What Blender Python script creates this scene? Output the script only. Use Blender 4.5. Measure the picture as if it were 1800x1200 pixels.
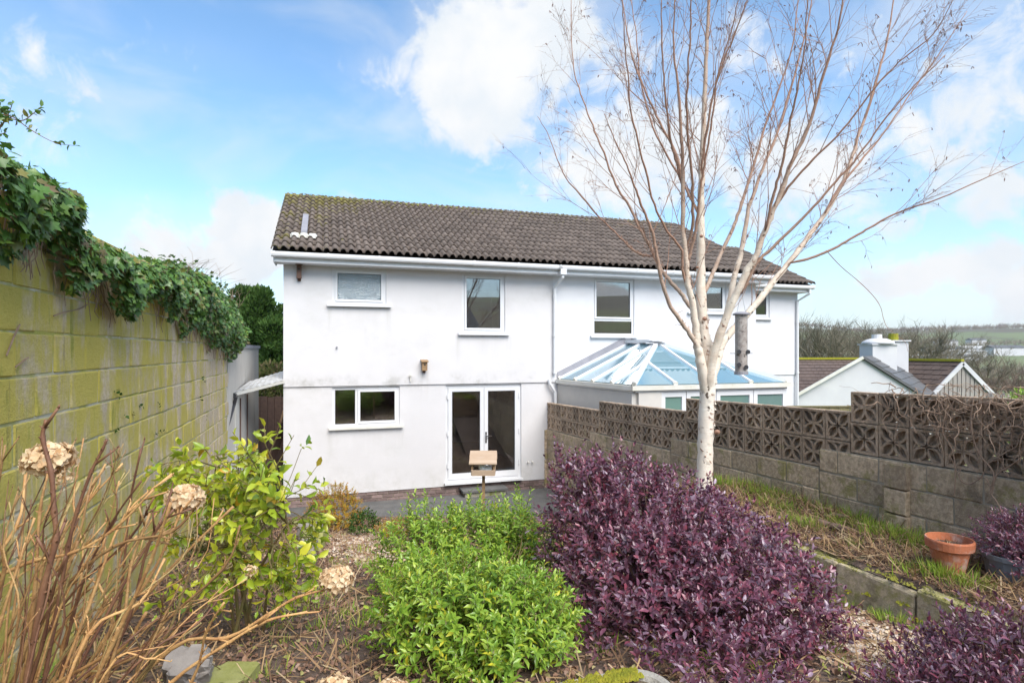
import bpy, bmesh, math, random
import numpy as np
from mathutils import Vector, Matrix

for o in list(bpy.data.objects):
    bpy.data.objects.remove(o, do_unlink=True)
SC = bpy.context.scene
COL = SC.collection
R = math.radians
rnd = random.Random(11)
rng = np.random.default_rng(7)

# ------------------------------------------------------------------ camera
F, CX, HY, ZC = 1020.0, 900.0, 615.0, 3.17
cam_data = bpy.data.cameras.new('camera')
cam = bpy.data.objects.new('camera', cam_data)
COL.objects.link(cam)
cam.location = (0, 0, ZC)
cam.rotation_euler = (R(90), 0, 0)
cam_data.sensor_width = 36
cam_data.lens = F / 1800 * 36
cam_data.shift_y = 15 / 1800
cam_data.clip_start = 0.05
cam_data.clip_end = 20000
SC.camera = cam

# ------------------------------------------------------------------ sun, exposure
SUN_EL, SUN_ROT = R(48), R(150)      # sun behind the camera, a little to the right
sun_d = bpy.data.lights.new('sun', 'SUN')
sun_d.energy = 2.6
sun_d.angle = R(45)
sun_d.color = (1.0, 0.94, 0.86)
sun = bpy.data.objects.new('sun', sun_d)
COL.objects.link(sun)
sv = Vector((math.sin(SUN_ROT) * math.cos(SUN_EL), math.cos(SUN_ROT) * math.cos(SUN_EL), math.sin(SUN_EL)))
sun.rotation_euler = (-sv).to_track_quat('-Z', 'Y').to_euler()
SC.view_settings.view_transform = 'Standard'
SC.view_settings.look = 'None'
SC.view_settings.gamma = 1
SC.view_settings.use_curve_mapping = False
SC.view_settings.exposure = 1.14

# ------------------------------------------------------------------ node helpers
class NT:
    def __init__(s, tree):
        s.t = tree; s.n = tree.nodes; s.l = tree.links
    def new(s, ty, **kw):
        n = s.n.new(ty)
        for k, v in kw.items():
            setattr(n, k, v)
        return n
    def put(s, sock, v):
        if isinstance(v, bpy.types.NodeSocket): s.l.new(v, sock)
        elif v is not None: sock.default_value = v
    def math(s, op, a, b=None, c=None, clamp=False):
        n = s.new('ShaderNodeMath', operation=op); n.use_clamp = clamp
        s.put(n.inputs[0], a)
        if b is not None: s.put(n.inputs[1], b)
        if c is not None: s.put(n.inputs[2], c)
        return n.outputs[0]
    def vmath(s, op, a, b=None, out=0):
        n = s.new('ShaderNodeVectorMath', operation=op)
        s.put(n.inputs[0], a)
        if b is not None: s.put(n.inputs[1], b)
        return n.outputs[out]
    def noise(s, vec, scale, detail=4, rough=0.55, dist=0.0):
        n = s.new('ShaderNodeTexNoise')
        s.put(n.inputs['Vector'], vec)
        n.inputs['Scale'].default_value = scale
        n.inputs['Detail'].default_value = detail
        n.inputs['Roughness'].default_value = rough
        n.inputs['Distortion'].default_value = dist
        return n.outputs[0]
    def ramp(s, x, lo, hi, a=0.0, b=1.0):
        n = s.new('ShaderNodeMapRange', interpolation_type='SMOOTHSTEP')
        s.put(n.inputs[0], x)
        n.inputs[1].default_value = lo; n.inputs[2].default_value = hi
        n.inputs[3].default_value = a; n.inputs[4].default_value = b
        return n.outputs[0]
    def mix(s, f, a, b, mode='MIX'):
        n = s.new('ShaderNodeMix', data_type='RGBA', blend_type=mode)
        s.put(n.inputs[0], f)
        for i, v in ((6, a), (7, b)):
            if isinstance(v, tuple) and len(v) == 3: v = v + (1,)
            s.put(n.inputs[i], v)
        return n.outputs[2]
    def scalev(s, v, sc):
        n = s.new('ShaderNodeMapping'); s.put(n.inputs[0], v)
        n.inputs[3].default_value = sc
        return n.outputs[0]

# ------------------------------------------------------------------ world: Nishita sky with cumulus
def pdir(px, py):
    v = Vector(((px - CX) / F, 1.0, (HY - py) / F)); v.normalize(); return v
W = bpy.data.worlds.new('World'); SC.world = W; W.use_nodes = True
W.node_tree.nodes.clear()
w = NT(W.node_tree)
tc = w.new('ShaderNodeTexCoord').outputs['Generated']
sky = w.new('ShaderNodeTexSky', sky_type='NISHITA')
sky.sun_disc = False; sky.sun_elevation = SUN_EL; sky.sun_rotation = SUN_ROT
sky.air_density = 1.0; sky.dust_density = 0.6; sky.ozone_density = 2.0
nrm = w.vmath('NORMALIZE', tc)
sepd = w.new('ShaderNodeSeparateXYZ'); w.put(sepd.inputs[0], nrm)
dz = sepd.outputs[2]
wob = w.new('ShaderNodeTexNoise'); w.put(wob.inputs['Vector'], nrm)
wob.inputs['Scale'].default_value = 5.0; wob.inputs['Detail'].default_value = 6; wob.inputs['Roughness'].default_value = 0.6
wv = w.vmath('MULTIPLY', w.vmath('SUBTRACT', wob.outputs['Color'], (0.5, 0.5, 0.5)), (0.16, 0.16, 0.16))
dd = w.vmath('ADD', nrm, wv)
def blob(px, py, rx, rz, k):
    c = pdir(px, py)
    v = w.vmath('MULTIPLY', w.vmath('SUBTRACT', dd, tuple(c)), (F / rx, F / rx, F / rz))
    l = w.vmath('LENGTH', v, out=1)
    return w.math('MULTIPLY', w.ramp(l, 0.0, 1.6, 1.0, 0.0), k)
BLOBS = [(860, 130, 160, 125, .98), (960, 70, 150, 110, .9), (665, 125, 70, 45, .42), (1010, 285, 130, 65, .7),
         (1150, 280, 200, 110, .75), (1420, 300, 220, 100, .62), (1090, 120, 120, 90, .5), (1560, 90, 120, 50, .35), (1720, 170, 130, 110, .65), (1770, 330, 130, 70, .6),
         (1620, 480, 170, 60, .65), (1770, 520, 100, 60, .6), (440, 420, 110, 75, 1.0), (270, 420, 150, 70, .62),
         (590, 235, 80, 40, .25), (1250, 120, 170, 90, .42), (0, 200, 190, 230, .35), (640, 340, 60, 20, .3), (1500, 400, 170, 50, .4), (300, 110, 200, 60, .2)]
acc = None
for b in BLOBS:
    x = blob(*b)
    acc = x if acc is None else w.math('MAXIMUM', acc, w.math('ADD', w.math('MULTIPLY', acc, 0.35), x)) if False else w.math('MAXIMUM', acc, x)
# clouds over the rest of the sky, beyond the frame
gen = w.noise(w.scalev(nrm, (1, 1, 1.9)), 3.1, 5, 0.55)
front = w.ramp(sepd.outputs[1], 0.55, 0.25, 0.0, 1.0)
high = w.ramp(dz, 0.56, 0.7, 0.0, 1.0)
outside = w.math('MAXIMUM', front, high)
acc = w.math('MAXIMUM', acc, w.math('MULTIPLY', w.ramp(gen, 0.42, 0.66, 0.0, 0.9), outside))
fine = w.noise(nrm, 13.0, 9, 0.62, 0.4)
dens = w.math('ADD', acc, w.math('MULTIPLY', w.math('SUBTRACT', fine, 0.5), 1.25))
mask = w.ramp(dens, 0.22, 0.64, 0.0, 1.0)
soft = w.ramp(acc, 0.05, 0.6, 0.0, 0.35)
wisp = w.ramp(w.noise(w.scalev(nrm, (1.0, 1.0, 2.2)), 3.4, 5, 0.55, 0.6), 0.40, 0.78, 0.0, 0.5)
mask = w.math('MAXIMUM', mask, w.math('MAXIMUM', soft, wisp))
haze_m = w.ramp(dz, 0.0, 0.26, 0.66, 0.0)
mask = w.math('MAXIMUM', mask, haze_m)
shade = w.ramp(w.noise(w.vmath('ADD', nrm, (0.0, 0.0, 0.035)), 9.0, 6, 0.55), 0.38, 0.66, 0.0, 1.0)
CLOUD_HI, CLOUD_LO = (4.6, 4.62, 4.65), (3.95, 4.2, 4.45)
ccol = w.mix(shade, tuple(CLOUD_LO), tuple(CLOUD_HI))
skyc = w.mix(1.0, sky.outputs[0], (1.0, 1.22, 1.25, 1), 'MULTIPLY')
skyl = w.vmath('MULTIPLY', skyc, (.96, .97, .99))
fin = w.mix(mask, skyl, ccol)
bg = w.new('ShaderNodeBackground'); w.put(bg.inputs[0], fin); bg.inputs[1].default_value = 0.10
wo = w.new('ShaderNodeOutputWorld'); w.l.new(bg.outputs[0], wo.inputs[0])

# ------------------------------------------------------------------ materials
MATS = {}
def base_mat(name):
    m = bpy.data.materials.new(name); m.use_nodes = True
    t = NT(m.node_tree); b = m.node_tree.nodes['Principled BSDF']
    MATS[name] = m
    return m, t, b
def pos(t): return t.new('ShaderNodeNewGeometry').outputs['Position']
def bump(t, b, h, strength, dist=0.01):
    n = t.new('ShaderNodeBump'); n.inputs['Strength'].default_value = strength; n.inputs['Distance'].default_value = dist
    t.put(n.inputs['Height'], h); t.l.new(n.outputs[0], b.inputs['Normal'])
def mat(name, c1, c2=None, scale=6.0, rough=0.7, bmp=0.0, bscale=None, c3=None, c3lo=.55, c3hi=.68, c3scale=1.5, metal=0.0, stretch=(1, 1, 1), detail=6, rnd_obj=0.0, dist=0.01):
    m, t, b = base_mat(name)
    p = pos(t)
    if stretch != (1, 1, 1): p = t.scalev(p, stretch)
    c2 = c2 or c1
    col = t.mix(t.ramp(t.noise(p, scale, detail, 0.6), 0.3, 0.7), c1, c2)
    if c3: col = t.mix(t.ramp(t.noise(p, c3scale, 7, 0.65), c3lo, c3hi), col, c3)
    if rnd_obj:
        oi = t.new('ShaderNodeObjectInfo').outputs['Random']
        hs = t.new('ShaderNodeHueSaturation'); t.put(hs.inputs['Color'], col)
        t.put(hs.inputs['Value'], t.ramp(oi, 0, 1, 1 - rnd_obj, 1 + rnd_obj)); col = hs.outputs[0]
    t.put(b.inputs['Base Color'], col)
    b.inputs['Roughness'].default_value = rough; b.inputs['Metallic'].default_value = metal
    if bmp: bump(t, b, t.noise(p, bscale or scale * 6, 6, 0.6), bmp, dist)
    return m
def leaf_mat(name, cols, rough=0.4, trans=0.35, spec=0.5):
    """cols: list of (position, colour) picked per leaf from the tint attribute and the object's random number."""
    m, t, b = base_mat(name)
    a = t.new('ShaderNodeAttribute', attribute_name='tint').outputs['Fac']
    oi = t.new('ShaderNodeObjectInfo').outputs['Random']
    v = t.math('FRACT', t.math('ADD', a, oi))
    cr = t.new('ShaderNodeValToRGB'); t.put(cr.inputs[0], v)
    el = cr.color_ramp.elements
    while len(el) < len(cols): el.new(0.5)
    for e, (p_, c) in zip(el, cols): e.position = p_; e.color = c + (1,)
    t.put(b.inputs['Base Color'], cr.outputs[0])
    b.inputs['Roughness'].default_value = rough
    b.inputs['Specular IOR Level'].default_value = spec
    tr = t.new('ShaderNodeBsdfTranslucent'); t.put(tr.inputs[0], cr.outputs[0])
    mx = t.new('ShaderNodeMixShader'); mx.inputs[0].default_value = trans
    t.l.new(b.outputs[0], mx.inputs[1]); t.l.new(tr.outputs[0], mx.inputs[2])
    out = [n for n in m.node_tree.nodes if n.type == 'OUTPUT_MATERIAL'][0]
    t.l.new(mx.outputs[0], out.inputs[0])
    return m
def glass_mat(name, tint=(.9, .95, .95), refl=1.0, rough=0.0, bmp=0.0, base=.10, body=None):
    m, t, b = base_mat(name)
    out = [n for n in m.node_tree.nodes if n.type == 'OUTPUT_MATERIAL'][0]
    tr = t.new('ShaderNodeBsdfTransparent'); tr.inputs[0].default_value = tint + (1,)
    gl = t.new('ShaderNodeBsdfGlossy'); gl.inputs['Roughness'].default_value = rough; gl.inputs[0].default_value = (.95, .97, 1, 1)
    fr = t.new('ShaderNodeFresnel'); fr.inputs[0].default_value = 1.6
    f = t.math('MULTIPLY_ADD', fr.outputs[0], 1.5 * refl, base, clamp=True)
    if bmp:
        n = t.new('ShaderNodeBump'); n.inputs['Strength'].default_value = bmp; n.inputs['Distance'].default_value = 0.03
        t.put(n.inputs['Height'], t.noise(pos(t), 34, 2)); t.l.new(n.outputs[0], gl.inputs['Normal']); t.l.new(n.outputs[0], fr.inputs['Normal'])
    mx = t.new('ShaderNodeMixShader'); t.put(mx.inputs[0], f)
    first = tr.outputs[0]
    if body:      # pigmented or textured glass scatters part of the light
        df = t.new('ShaderNodeBsdfDiffuse'); df.inputs[0].default_value = body[0] + (1,); m2 = t.new('ShaderNodeMixShader'); m2.inputs[0].default_value = body[1]
        t.l.new(tr.outputs[0], m2.inputs[1]); t.l.new(df.outputs[0], m2.inputs[2]); first = m2.outputs[0]
    t.l.new(first, mx.inputs[1]); t.l.new(gl.outputs[0], mx.inputs[2]); t.l.new(mx.outputs[0], out.inputs[0])
    return m

mat('upvc', (.70, .70, .72), (.66, .67, .69), 2, .3)
mat('upvc_dirty', (.68, .67, .64), (.61, .59, .52), 3, .4, c3=(.45, .43, .30), c3lo=.6, c3hi=.8, c3scale=5)
mat('gasket', (.04, .04, .045), rough=.5)
mat('dark', (.02, .02, .02), rough=.7)
mat('lead', (.23, .23, .26), (.30, .29, .32), 5, .5)
mat('steel', (.55, .55, .56), rough=.25, metal=1.0)
mat('black_plastic', (.035, .035, .04), rough=.35)
mat('mortar', (.38, .33, .26), (.27, .24, .18), 8, .95, .4, 60)
mat('mortar_pale', (.56, .52, .42), (.46, .43, .3), 4, .95, .5, 60, c3=(.34, .33, .07), c3lo=.4, c3hi=.6, c3scale=2)
mat('brick_plinth', (.16, .11, .10), (.22, .16, .15), 7, .9, .5, 80, rnd_obj=.3)
mat('concrete', (.24, .22, .18), (.34, .32, .27), 5, .9, .6, 50, c3=(.16, .17, .05), c3lo=.5, c3hi=.7, c3scale=3)
mat('concrete_trough', (.28, .26, .23), (.36, .34, .30), 20, .95, .8, 90, c3=(.2, .19, .13), c3scale=4)
mat('tarmac', (.045, .046, .05), (.07, .07, .075), 3, .75, .3, 80)
mat('slab', (.09, .09, .09), (.13, .125, .12), 4, .85, .3, 80)
mat('timber', (.33, .21, .11), (.24, .15, .08), 9, .8, .4, 60, stretch=(1, 1, 6))
mat('timber_pale', (.45, .34, .25), (.36, .25, .17), 9, .8, .3, 60, stretch=(.3, 1, 3), c3=(.5, .42, .36), c3scale=9)
mat('timber_old', (.17, .10, .075), (.12, .075, .06), 14, .9, .4, 60)
mat('fence_wood', (.23, .20, .10), (.16, .14, .07), 6, .9, .4, 40, stretch=(3, 3, .5))
mat('cladding', (.36, .33, .30), (.25, .23, .22), 6, .85, stretch=(5, 5, .4))
mat('terracotta', (.52, .17, .075), (.42, .14, .07), 6, .85, .3, 60, c3=(.50, .33, .27), c3lo=.5, c3hi=.7, c3scale=11)
mat('grey_pot', (.16, .18, .21), rough=.5)
mat('soil', (.16, .11, .085), (.085, .056, .044), 9, .95, 1.0, 30, c3=(.12, .12, .03), c3lo=.56, c3hi=.7, c3scale=1.6, dist=.03)
mat('gravel_bed', (.40, .31, .21), (.22, .17, .12), 60, .95, .9, 60, detail=2)
mat('grassland', (.10, .15, .035), (.14, .18, .05), .03, .95, c3=(.13, .11, .07), c3scale=.012, c3lo=.5, c3hi=.6)
mat('hill_far', (.15, .18, .075), (.10, .13, .05), .006, .95, c3=(.09, .078, .05), c3scale=.0045, c3lo=.48, c3hi=.53, detail=3)
mat('slate', (.085, .085, .09), (.12, .12, .125), 1.2, .6, .2, 6)
mat('brown_tile', (.085, .060, .052), (.12, .085, .072), 1.5, .8, .2, 6)
mat('moss', (.22, .24, .015), (.34, .30, .02), 14, .95, 1.0, 90, dist=.02)
mat('moss_roof', (.24, .23, .03), (.10, .095, .05), 6, .95, 1.0, 40)
mat('stone', (.17, .15, .14), (.29, .26, .24), 6, .85, .5, 40, c3=(.20, .20, .10), c3scale=3)
mat('stone_moss', (.30, .30, .12), (.22, .23, .06), 6, .9, .6, 40)
mat('log', (.20, .13, .10), (.12, .08, .06), 12, .9, .7, 40, stretch=(1, 1, 3))
mat('stem_olive', (.42, .33, .14), (.28, .19, .08), 14, .6, .5, 90, rnd_obj=.3)
mat('stem_tan', (.50, .31, .13), (.32, .16, .065), 14, .6, .5, 90, rnd_obj=.35)
mat('stem_dark', (.13, .055, .035), (.22, .11, .06), 9, .6, .3, 70)
mat('stem_green', (.16, .15, .05), (.20, .13, .06), 9, .7)
mat('stem_purple', (.11, .06, .05), (.16, .09, .07), 9, .7)
mat('vine', (.36, .25, .18), (.25, .17, .12), 14, .8, .4, 60)
mat('twig_far', (.22, .19, .14), (.16, .14, .10), .4, .95)
mat('twig_far_warm', (.19, .13, .10), (.13, .10, .08), .4, .95)
mat('plaster', (.78, .75, .70), (.72, .69, .65), 2, .9)
mat('plaster_ceiling', (.8, .8, .8), rough=.9)
mat('wood_floor', (.36, .25, .11), (.28, .19, .085), 4, .35, stretch=(4, .5, 1))
mat('conservatory_render', (.60, .57, .53), (.54, .52, .49), 3, .9, .2, 60)
mat('white_far', (.58, .58, .60), (.53, .53, .56), .8, .8, c3=(.6, .6, .6), c3scale=.6)
mat('cream_wall', (.58, .55, .50), (.50, .47, .43), 2, .9, .3, 40, c3=(.30, .28, .25), c3lo=.52, c3hi=.75, c3scale=1.6, stretch=(1, 1, .5))
mat('canopy', (.55, .55, .55), (.42, .41, .40), 5, .5, c3=(.28, .26, .22), c3lo=.5, c3hi=.7, c3scale=7)
mat('feeder_tube', (.26, .22, .20), (.42, .38, .35), 22, .35, c3=(.10, .08, .07), c3scale=30, c3lo=.55, c3hi=.65)
mat('buds', (.40, .33, .20), rough=.8)
mat('catkin', (.16, .09, .07), rough=.9)
mat('net', (.75, .8, .8), rough=.5)
glass_mat('glass', (.93, .92, .90), 1.0)
glass_mat('glass_obscure', (.45, .62, .66), 1.2, .06, 1.0, .16, ((.16, .25, .29), .6))
glass_mat('glass_roof', (.25, .60, .82), .85, .0, 0, .14, ((.26, .48, .58), .55))
glass_mat('glass_green', (.40, .72, .66), 1.0, 0, 0, .14, ((.30, .50, .46), .5))

def render_mat(name, c, dirt, streak_lo=.60, sills=()):
    """painted brushed render with weather streaks and grime that gathers along the drip line"""
    m, t, b = base_mat(name)
    p = pos(t)
    sp = t.new('ShaderNodeSeparateXYZ'); t.put(sp.inputs[0], p)
    col = t.mix(t.ramp(t.noise(p, 1.2, 5, .6), .3, .7), c, tuple(x * .93 for x in c))
    st = t.ramp(t.noise(t.scalev(p, (2.2, 2.2, .5)), 1.6, 6, .7), streak_lo, .78)
    col = t.mix(t.math('MULTIPLY', st, .28), col, dirt)
    # grime just above the drip line at z = 2.435 and at the foot
    near = t.ramp(t.math('ABSOLUTE', t.math('SUBTRACT', sp.outputs[2], 2.50)), .0, .28, 1, 0)
    g = t.math('MULTIPLY', near, t.ramp(t.noise(p, 2.3, 7, .7), .45, .72))
    col = t.mix(t.math('MULTIPLY', g, .75), col, tuple(x * .72 for x in dirt))
    foot = t.math('MULTIPLY', t.ramp(sp.outputs[2], .2, .95, 1, 0), t.ramp(t.noise(p, 3, 7, .7), .4, .7))
    col = t.mix(t.math('MULTIPLY', foot, .6), col, dirt)
    blot = t.ramp(t.noise(t.scalev(p, (1, 1, 1.6)), .9, 8, .72), .50, .72)
    col = t.mix(t.math('MULTIPLY', blot, .30), col, dirt)
    crack = t.ramp(t.noise(t.scalev(p, (1.5, 1.5, 22)), 3, 6, .75), .60, .72)
    col = t.mix(t.math('MULTIPLY', crack, .12), col, dirt)
    # rain runs below the sill ends
    ds = t.math('ADD', t.math('MULTIPLY', t.math('SUBTRACT', sp.outputs[0], HX), DX), t.math('MULTIPLY', t.math('SUBTRACT', sp.outputs[1], HYY), DY))
    for s0, s1, zz in sills:
        ins = t.math('MULTIPLY', t.ramp(ds, s0 - .04, s0 + .02), t.ramp(ds, s1 - .02, s1 + .04, 1, 0))
        ends = t.math('MAXIMUM', t.ramp(t.math('ABSOLUTE', t.math('SUBTRACT', ds, s0)), .02, .14, 1, .25), t.ramp(t.math('ABSOLUTE', t.math('SUBTRACT', ds, s1)), .02, .14, 1, .25))
        run = t.math('MULTIPLY', t.ramp(sp.outputs[2], zz - .75, zz - .04), t.ramp(sp.outputs[2], zz - .02, zz, 1, 0))
        nz = t.ramp(t.noise(t.scalev(p, (16, 16, .8)), 1.0, 5, .7), .38, .62)
        col = t.mix(t.math('MULTIPLY', t.math('MULTIPLY', ins, ends), t.math('MULTIPLY', t.math('MULTIPLY', run, nz), .42)), col, dirt)
    t.put(b.inputs['Base Color'], col); b.inputs['Roughness'].default_value = .85
    h = t.math('ADD', t.noise(t.scalev(p, (2, 2, 55)), 4, 5, .7), t.math('MULTIPLY', t.noise(p, 110, 3, .6), .6))
    bump(t, b, h, .38, .012)
    return m

def block_mat():
    """hollow concrete blocks, green and yellow with algae in vertical runs"""
    m, t, b = base_mat('algae_block')
    p = pos(t)
    sp = t.new('ShaderNodeSeparateXYZ'); t.put(sp.inputs[0], p)
    col = t.mix(t.ramp(t.noise(p, 30, 4, .6), .3, .7), (.52, .41, .28), (.68, .56, .41))
    oi = t.new('ShaderNodeObjectInfo').outputs['Random']
    col = t.mix(t.math('MULTIPLY', oi, .35), col, (.30, .26, .20))
    a = t.noise(t.scalev(p, (2.2, 2.2, .35)), 2.2, 7, .68)
    b2 = t.noise(p, 3.0, 6, .65)
    mfac = t.math('ADD', t.math('MULTIPLY', a, .65), t.math('MULTIPLY', b2, .45))
    far = t.ramp(sp.outputs[1], 5.2, 8.6, 0.0, .07)
    mm = t.ramp(t.math('SUBTRACT', mfac, far), .435, .60)
    col = t.mix(t.math('MULTIPLY', mm, .92), col, (.50, .415, .07))
    m2 = t.ramp(t.noise(t.scalev(p, (5, 5, .8)), 2.2, 7, .7), .56, .70)
    col = t.mix(t.math('MULTIPLY', m2, t.math('MULTIPLY', mm, .8)), col, (.22, .25, .03))
    m3 = t.ramp(t.noise(t.scalev(p, (7, 7, .6)), 1.3, 6, .7), .60, .74)
    col = t.mix(t.math('MULTIPLY', m3, .5), col, (.13, .105, .07))
    t.put(b.inputs['Base Color'], col); b.inputs['Roughness'].default_value = .95
    bump(t, b, t.math('ADD', t.noise(p, 60, 5, .7), t.noise(p, 14, 4, .6)), .8, .012)
block_mat()
def rough_block_mat(name, a, b_, moss, lo=.56):
    m, t, b = base_mat(name)
    p = pos(t)
    col = t.mix(t.ramp(t.noise(p, 22, 6, .7), .35, .65), a, b_)
    oi = t.new('ShaderNodeObjectInfo').outputs['Random']
    hs = t.new('ShaderNodeHueSaturation'); t.put(hs.inputs['Color'], col); t.put(hs.inputs['Value'], t.ramp(oi, 0, 1, .78, 1.2)); col = hs.outputs[0]
    col = t.mix(t.math('MULTIPLY', t.ramp(t.noise(p, 4.5, 7, .7), lo, lo + .13), .75), col, moss)
    v = t.new('ShaderNodeTexVoronoi'); t.put(v.inputs['Vector'], p); v.inputs['Scale'].default_value = 42
    col = t.mix(t.ramp(v.outputs['Distance'], .12, .05), col, (.55, .50, .42))
    col = t.mix(t.ramp(t.noise(p, 2.2, 6, .7), .55, .70), col, tuple(x * .62 for x in a))
    t.put(b.inputs['Base Color'], col); b.inputs['Roughness'].default_value = .95
    bump(t, b, t.math('ADD', t.noise(p, 70, 5, .7), t.noise(p, 20, 4, .6)), .9, .015)
rough_block_mat('screen_concrete', (.33, .24, .17), (.52, .39, .28), (.22, .20, .07), .58)
rough_block_mat('base_block', (.36, .27, .185), (.58, .45, .31), (.24, .22, .06), .50)
rough_block_mat('edging_block', (.36, .30, .21), (.56, .47, .33), (.30, .29, .07), .45)

def tile_mat():
    m, t, b = base_mat('roof_tile_concrete')
    p = pos(t)
    oi = t.new('ShaderNodeObjectInfo').outputs['Random']
    col = t.mix(t.ramp(t.noise(p, 5, 6, .65), .3, .7), (.100, .078, .068), (.155, .125, .108))
    hs = t.new('ShaderNodeHueSaturation'); t.put(hs.inputs['Color'], col); t.put(hs.inputs['Value'], t.ramp(oi, 0, 1, .85, 1.15)); col = hs.outputs[0]
    sp = t.new('ShaderNodeSeparateXYZ'); t.put(sp.inputs[0], p)
    edge = t.math('ADD', t.ramp(sp.outputs[0], -2.6, -4.9, 0, .12), t.ramp(sp.outputs[2], 6.4, 7.1, 0, .09))
    mo = t.ramp(t.math('ADD', t.noise(p, 4.2, 7, .72), edge), .64, .74)
    col = t.mix(t.math('MULTIPLY', mo, .8), col, (.16, .14, .03))
    t.put(b.inputs['Base Color'], col); b.inputs['Roughness'].default_value = .85
    bump(t, b, t.noise(p, 60, 5, .7), .25, .005)
tile_mat()

def birch_mat():
    m, t, b = base_mat('birch_bark')
    p = pos(t)
    r = t.new('ShaderNodeAttribute', attribute_name='tint').outputs['Fac']   # branch radius in metres: thin wood is brown
    thick = t.ramp(r, .010, .040)
    brown = t.mix(t.noise(p, 20, 4), (.19, .085, .055), (.42, .25, .17))
    cream = t.mix(t.ramp(t.noise(p, 7, 6, .7), .35, .68), (.76, .68, .57), (.64, .51, .40))
    lent = t.ramp(t.noise(t.scalev(p, (4, 4, 55)), 2.0, 4, .6), .64, .70)
    cream = t.mix(t.math('MULTIPLY', lent, .75), cream, (.20, .12, .08))
    white = t.ramp(r, .04, .09)
    cream = t.mix(t.math('MULTIPLY', white, .6), cream, (.80, .74, .66))
    scar = t.ramp(t.noise(t.scalev(p, (1, 1, .8)), 12, 3, .5), .66, .71)
    cream = t.mix(scar, cream, (.10, .07, .05))
    t.put(b.inputs['Base Color'], t.mix(thick, brown, cream)); b.inputs['Roughness'].default_value = .65
    bump(t, b, t.math('ADD', t.noise(t.scalev(p, (6, 6, 50)), 2, 5, .6), t.noise(p, 30, 4)), .5, .01)
birch_mat()
leaf_mat('leaf_ivy', [(0, (.06, .14, .03)), (.35, (.11, .23, .045)), (.6, (.12, .20, .09)), (.8, (.20, .34, .045)), (.93, (.13, .09, .045)), (1, (.26, .28, .06))], .38, .25, .5)
leaf_mat('leaf_purple', [(0, (.125, .048, .082)), (.4, (.175, .062, .108)), (.66, (.26, .055, .086)), (.8, (.15, .058, .094)), (1, (.31, .22, .30))], .38, .15, .9)  # palest stop paints the lavender highlights of the leaves into the colour
leaf_mat('leaf_green', [(0, (.15, .29, .035)), (.35, (.25, .41, .05)), (.7, (.36, .52, .075)), (.93, (.45, .55, .07)), (1, (.62, .56, .04))], .30, .35, .6)
leaf_mat('leaf_camellia', [(0, (.24, .36, .03)), (.4, (.38, .48, .04)), (.72, (.54, .56, .05)), (.85, (.62, .58, .05)), (.95, (.11, .22, .05)), (1, (.65, .38, .03))], .30, .35, .6)
leaf_mat('leaf_orange', [(0, (.52, .30, .04)), (.5, (.42, .36, .05)), (1, (.55, .18, .04))], .6, .3, .3)
leaf_mat('leaf_grass', [(0, (.20, .36, .04)), (.4, (.32, .46, .05)), (.7, (.52, .50, .14)), (1, (.18, .36, .05))], .6, .35, .3)
leaf_mat('leaf_straw', [(0, (.40, .27, .14)), (.35, (.26, .16, .09)), (.7, (.15, .085, .055)), (1, (.52, .40, .25))], .8, .1, .2)
leaf_mat('leaf_litter', [(0, (.18, .10, .075)), (.4, (.30, .18, .12)), (.7, (.13, .075, .06)), (.9, (.44, .31, .24)), (1, (.26, .28, .06))], .8, .1, .2)
leaf_mat('petal_dry', [(0, (.74, .54, .32)), (.5, (.84, .70, .50)), (1, (.60, .38, .20))], .8, .35, .2)
leaf_mat('leaf_conifer', [(0, (.03, .07, .014)), (.5, (.05, .11, .02)), (1, (.08, .14, .03))], .7, .2, .2)
leaf_mat('leaf_hedge', [(0, (.15, .14, .05)), (.5, (.10, .14, .03)), (1, (.26, .18, .11))], .7, .2, .2)
leaf_mat('pebble', [(0, (.60, .44, .27)), (.3, (.44, .31, .21)), (.5, (.72, .62, .52)), (.75, (.30, .27, .26)), (1, (.66, .49, .34))], .8, 0, .3)

# ------------------------------------------------------------------ mesh building
ORG = {}
def org(o): return ORG.get(o.name, Vector((0, 0, 0)))
def link(name, me, parent=None, world=(0, 0, 0)):
    o = bpy.data.objects.new(name, me); COL.objects.link(o)
    wl = Vector(world); ORG[o.name] = wl
    if parent is not None:
        o.parent = parent; o.location = wl - org(parent)
    else: o.location = wl
    return o
def thing(name, label, cat, loc=(0, 0, 0), group=None):
    o = bpy.data.objects.new(name, None); COL.objects.link(o)
    o.empty_display_size = .1; o.location = loc; ORG[o.name] = Vector(loc)
    return tag(o, label, cat, group)
def tag(o, label=None, cat=None, group=None, kind=None):
    if label: o['label'] = label
    if cat: o['category'] = cat
    if group: o['group'] = group
    if kind: o['kind'] = kind
    return o
def np_mesh(name, V, Fs, tint=None, smooth=False):
    """V (n,3) array, Fs list of equal-size index arrays (m,k)"""
    me = bpy.data.meshes.new(name)
    V = np.asarray(V, dtype=np.float32)
    me.vertices.add(len(V)); me.vertices.foreach_set('co', V.ravel())
    idx = np.concatenate([f.ravel() for f in Fs]).astype(np.int32)
    tot = np.concatenate([np.full(len(f), f.shape[1]) for f in Fs]).astype(np.int32)
    st = np.concatenate([[0], np.cumsum(tot)[:-1]]).astype(np.int32)
    me.loops.add(len(idx)); me.loops.foreach_set('vertex_index', idx)
    me.polygons.add(len(tot)); me.polygons.foreach_set('loop_start', st); me.polygons.foreach_set('loop_total', tot)
    if tint is not None:
        a = me.attributes.new('tint', 'FLOAT', 'POINT'); a.data.foreach_set('value', np.asarray(tint, dtype=np.float32))
    if smooth: me.polygons.foreach_set('use_smooth', np.ones(len(tot), dtype=bool))
    me.update(calc_edges=True)
    return me
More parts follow.
